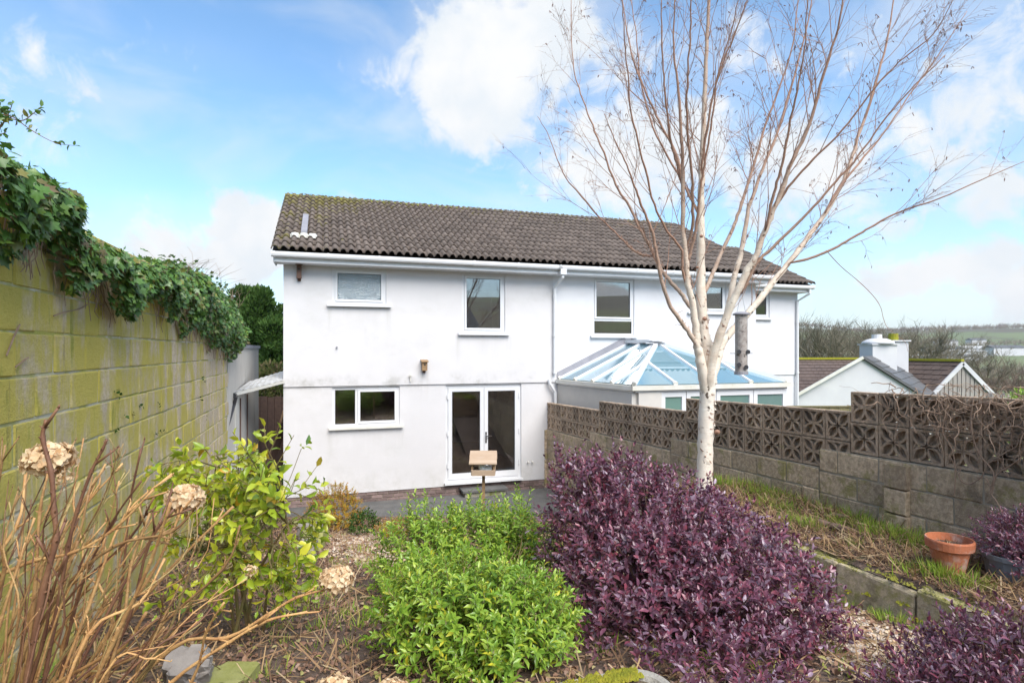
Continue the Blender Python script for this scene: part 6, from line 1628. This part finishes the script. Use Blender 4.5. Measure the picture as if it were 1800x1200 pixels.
def rrect(cx, cy, a, b_, r_, z, rot=.34, n=6):
    out = []
    for qx, qy, a0 in ((1, 1, 0), (-1, 1, 90), (-1, -1, 180), (1, -1, 270)):
        for k in range(n + 1):
            t = R(a0 + 90 * k / n); x, y = qx * (a - r_) + r_ * math.cos(t), qy * (b_ - r_) + r_ * math.sin(t); out.append(Vector((cx + x * math.cos(rot) - y * math.sin(rot), cy + x * math.sin(rot) + y * math.cos(rot), z)))
    return out
rings = [rrect(tc_.x, tc_.y, a, b_, r_, z) for a, b_, r_, z in ((.31, .23, .14, 1.36), (.35, .27, .16, 1.665), (.34, .26, .15, 1.68), (.305, .225, .12, 1.677), (.295, .215, .12, 1.655))]
mb = MB(); n = len(rings[0]); mb.add([p for r_ in rings for p in r_], [(i * n + k, i * n + (k + 1) % n, (i + 1) * n + (k + 1) % n, (i + 1) * n + k) for i in range(4) for k in range(n)]); mb.build('trough_body', 'concrete_trough', tr2, smooth=False)
mb = MB(); mb.add(rings[4], [tuple(range(n))]); mb.build('soil', 'soil', tr2)
n = 900; pa = np.array([[tc_.x + rnd.uniform(-.26, .26), tc_.y + rnd.uniform(-.17, .19), 1.655] for _ in range(n)])
leafy(tr2, 'straw', 'leaf_straw', (GRASS_TPL[0] * np.array([1, .05, 1]), GRASS_TPL[1]), pa, np.column_stack([rng.normal(0, 1, n), rng.normal(0, 1, n), rng.uniform(.05, .8, n)]), rng.normal(size=(n, 3)), rng.uniform(.02, .08, n), parts=0)
def moss_patch(root, pts, n, r0, r1, m='moss'):
    mb = MB()
    for _ in range(n):
        c = Vector(rnd.choice(pts)) + Vector((rnd.gauss(0, .018), rnd.gauss(0, .018), rnd.gauss(0, .003))); r_ = rnd.uniform(r0, r1); k = 6
        vs = [c + Vector((0, 0, r_))] + [c + Vector((r_ * rnd.uniform(.6, 1.2) * math.cos(a), r_ * rnd.uniform(.6, 1.2) * math.sin(a), -r_ * .2)) for a in [2 * math.pi * i / k for i in range(k)]]
        mb.add(vs, [(0, i + 1, (i + 1) % k + 1) for i in range(k)])
    tag(mb.build('moss', m, root, smooth=True), kind='stuff')
moss_patch(tr2, [Vector((tc_.x + rnd.uniform(-.25, .2), tc_.y + rnd.uniform(-.1, .19), 1.657)) for _ in range(60)], 500, .005, .014)
moss_patch(tr2, [p for p in rings[3] if p.x < .55 and p.y > 2.55] + [rings[3][k] + (rings[3][k + 1] - rings[3][k]) * t for k in range(5, 9) for t in (0, .1, .2, .3, .4, .5, .6, .7, .8, .9)], 1500, .006, .018)
moss_patch(rw_, [Vector((xr(y) - .01 + rnd.uniform(-.045, .05), y, bedz(y + .15) + .005)) for y in np.arange(3.4, 7.4, .03)], 900, .005, .015, 'moss_roof')
moss_patch(rw_, [Vector((xr(y) - .075, y, 1.36 + rnd.uniform(-.1, .05))) for y in (4.0, 4.1, 4.35, 4.5, 4.8)], 60, .006, .014)
lg = thing('log', 'old brown rotting branch lying on the raised bed near the pier', 'log', P(1475, 940, 5.3))
pts = [P(1437, 915, 5.45), P(1455, 922, 5.4), P(1480, 928, 5.3), P(1510, 936, 5.2)]; mb = MB(); mb.tube(spline(pts, 3), [.022, .03, .034, .032, .03, .034, .032, .028, .026, .02], 9); mb.build('log_body', 'log', lg, smooth=True)
mb = MB(); pts = [P(1448, 908, 5.6), P(1470, 905, 5.6), P(1492, 908, 5.5)]; mb.tube(pts, [.018, .022, .015], 7); mb.build('log_piece', 'log', lg, smooth=True)

# ================================================================== GROUND COVER (stuff)
def scatter(n, fn):
    out = []
    while len(out) < n:
        p = fn()
        if p is not None: out.append(p)
    return np.array([tuple(p) for p in out])
def on_garden():
    Y = 1.2 + 9.0 * rnd.random() ** 1.4; X = rnd.uniform(max(xl(Y), -.95 * Y), min(xr(Y) - .1, .95 * Y)); return (X, Y, gz(X, Y) + .012)
def on_bed():
    Y = 2.6 + 5.5 * rnd.random(); X = rnd.uniform(xr(Y) + .03, xs(Y) - .05); k = (X - xr(Y)) / (xs(Y) - xr(Y)); return (X, Y, bedz(Y) + .05 * k + .03 * vnoise(X * 5, Y * 4) + .02 * vnoise(X * 15, Y * 13) + .03)
def ground_stuff(name, label, m, pos_, tpl, size, upness, cat='litter'):
    n = len(pos_); d = rng.normal(size=(n, 3)); d[:, 2] = np.abs(d[:, 2]) * upness + upness * .5; up = rng.normal(size=(n, 3)) * .5 + np.array([0, 0, 1.0])
    o = leafy(None, name, m, tpl, pos_, d, up, rng.uniform(*size, n), parts=0); tag(o, label, cat)
ground_stuff('leaf_litter', 'brown fallen leaves strewn over the sloping bed', 'leaf_litter', scatter(26000, on_garden), leaf_tpl(.55, .12, -.2), (.018, .05), .25)
stick = (np.array([[0, .5, 0], [0, -.5, 0], [1, .35, .02], [1, -.35, .02], [.5, 0, .03]]) * np.array([1, .05, 1]), np.array([[0, 1, 4], [4, 1, 3], [4, 3, 2], [4, 2, 0]]))
ground_stuff('dead_stalks', 'thin pale dead stalks lying on the soil', 'leaf_straw', scatter(9000, on_garden), stick, (.05, .22), .22)
ground_stuff('bed_straw', 'pale dead grass and stalks matted on the raised bed', 'leaf_straw', scatter(8000, on_bed), stick, (.05, .17), .35)
ground_stuff('leaf_litter', 'fallen leaves on the raised bed by the pierced wall', 'leaf_litter', scatter(6000, on_bed), leaf_tpl(.55, .12, -.2), (.015, .04), .25)
def tufts(centers, per, hgt, spread, name, label, m='leaf_grass', wd=.05):
    pos_, d, sz = [], [], []
    for c, s_ in centers:
        for _ in range(int(per * s_)):
            a = rnd.uniform(0, 6.28); r_ = abs(rnd.gauss(0, spread * s_)); x, y = c[0] + r_ * math.cos(a), c[1] + r_ * math.sin(a)
            pos_.append((x, y, c[2])); d.append((math.cos(a) * rnd.uniform(0, .7), math.sin(a) * rnd.uniform(0, .7), 1)); sz.append(hgt * s_ * rnd.uniform(.5, 1.2))
    pos_ = np.array(pos_); o = leafy(None, name, m, (GRASS_TPL[0] * np.array([1, wd, 1]), GRASS_TPL[1]), pos_, np.array(d), rng.normal(size=(len(pos_), 3)), np.array(sz), parts=0); tag(o, label, 'grass')
ctr = []
for px, py, Y, s_ in [(1350, 855, 6.9, 1.1), (1330, 870, 6.6, .9), (1370, 865, 6.6, 1.2), (1395, 875, 6.4, 1.1), (1345, 890, 6.2, .9), (1378, 900, 6.0, .9), (1420, 880, 6.2, 1.1), (1450, 895, 5.9, 1.0), (1500, 905, 5.6, 1.3), (1535, 925, 5.4, 1.1), (1470, 935, 5.5, .9), (1560, 950, 5.1, 1.1), (1595, 955, 5.0, 1.2), (1580, 960, 5.0, 1.1), (1610, 960, 4.9, .9), (1540, 945, 5.2, 1), (1425, 940, 5.4, .9), (1390, 930, 5.6, .8), (1505, 985, 4.9, .6), (1270, 862, 7.0, 1.3), (1285, 868, 6.9, 1.0), (1640, 1030, 4.2, .9), (1655, 1032, 4.15, 1.0), (1600, 1025, 4.3, .5), (1700, 1055, 4.0, .8), (1740, 1045, 3.95, .5)]:
    p = P(px, py, Y); y = Y; x = min(p.x, xs(y) - .06); x = max(x, xr(y) + .05)
    ctr.append(((x, y, bedz(y) + .045), s_))
tufts(ctr, 190, .12, .12, 'grass_tufts', 'green and yellow grass tufts along the raised bed')
ctr = [((xr(y) - .16 + rnd.gauss(0, .05), y, gz(xr(y) - .2, y)), rnd.uniform(.5, 1)) for y in np.arange(3.6, 6.4, .1)]
tufts(ctr, 90, .09, .07, 'mossy_grass', 'short mossy grass along the foot of the low edging wall', wd=.07)
ctr = []
for _ in range(430):
    X, Y, z = on_garden(); ctr.append(((X, Y, z - .01), rnd.uniform(.3, .9)))
for px, py, Y in ((490, 1010, 5.2), (520, 1090, 4.2), (560, 1120, 3.9), (540, 1060, 4.6), (300, 1170, 2.4), (260, 1190, 2.2), (640, 1090, 4.0)):
    p = P(px, py, Y); ctr.append(((p.x, Y, gz(p.x, Y)), 1.1))
tufts(ctr, 30, .10, .08, 'weeds', 'scattered green weeds and grass on the sloping bed', wd=.09)
def on_path():
    i = rnd.randrange(len(PATH) - 1); t = rnd.random(); a, b_ = PATH[i], PATH[i + 1]; X = a[0] + (b_[0] - a[0]) * t + rnd.gauss(0, .20); Y = a[1] + (b_[1] - a[1]) * t + rnd.gauss(0, .16)
    if X > xr(Y) - .12: return None
    return (X, Y, gz(X, Y) + .004)
pbl = np.array([[-.5, 0, 0], [.5, 0, 0], [0, .42, 0], [0, -.42, 0], [0, 0, .38], [.05, 0, -.2]]), np.array([[4, 1, 2], [4, 2, 0], [4, 0, 3], [4, 3, 1]])
pp_ = scatter(26000, on_path); n = len(pp_); o = leafy(None, 'gravel', 'pebble', pbl, pp_, np.column_stack([rng.normal(size=n), rng.normal(size=n), rng.normal(0, .15, n)]), rng.normal(size=(n, 3)) * .15 + np.array([0, 0, 1]), rng.uniform(.014, .034, n), parts=0)
tag(o, 'buff and grey gravel covering the winding garden path', 'gravel')

# ================================================================== HAZE
hz = MB(); hz.box(-7300, 7300, -1300, 8200, -60, 130)
HZ = bpy.data.materials.new('haze'); HZ.use_nodes = True; HZ.node_tree.nodes.clear()
hn = NT(HZ.node_tree); pv = hn.new('ShaderNodeVolumePrincipled'); pv.inputs['Color'].default_value = (.86, .90, .96, 1); pv.inputs['Density'].default_value = .00018; pv.inputs['Anisotropy'].default_value = .2
ho = hn.new('ShaderNodeOutputMaterial'); hn.l.new(pv.outputs[0], ho.inputs['Volume']); MATS['haze'] = HZ
hzo = hz.build('haze', 'haze', at=(0, 0, -60)); hzo['kind'] = 'stuff'; hzo['label'] = 'thin pale winter haze over the valley'
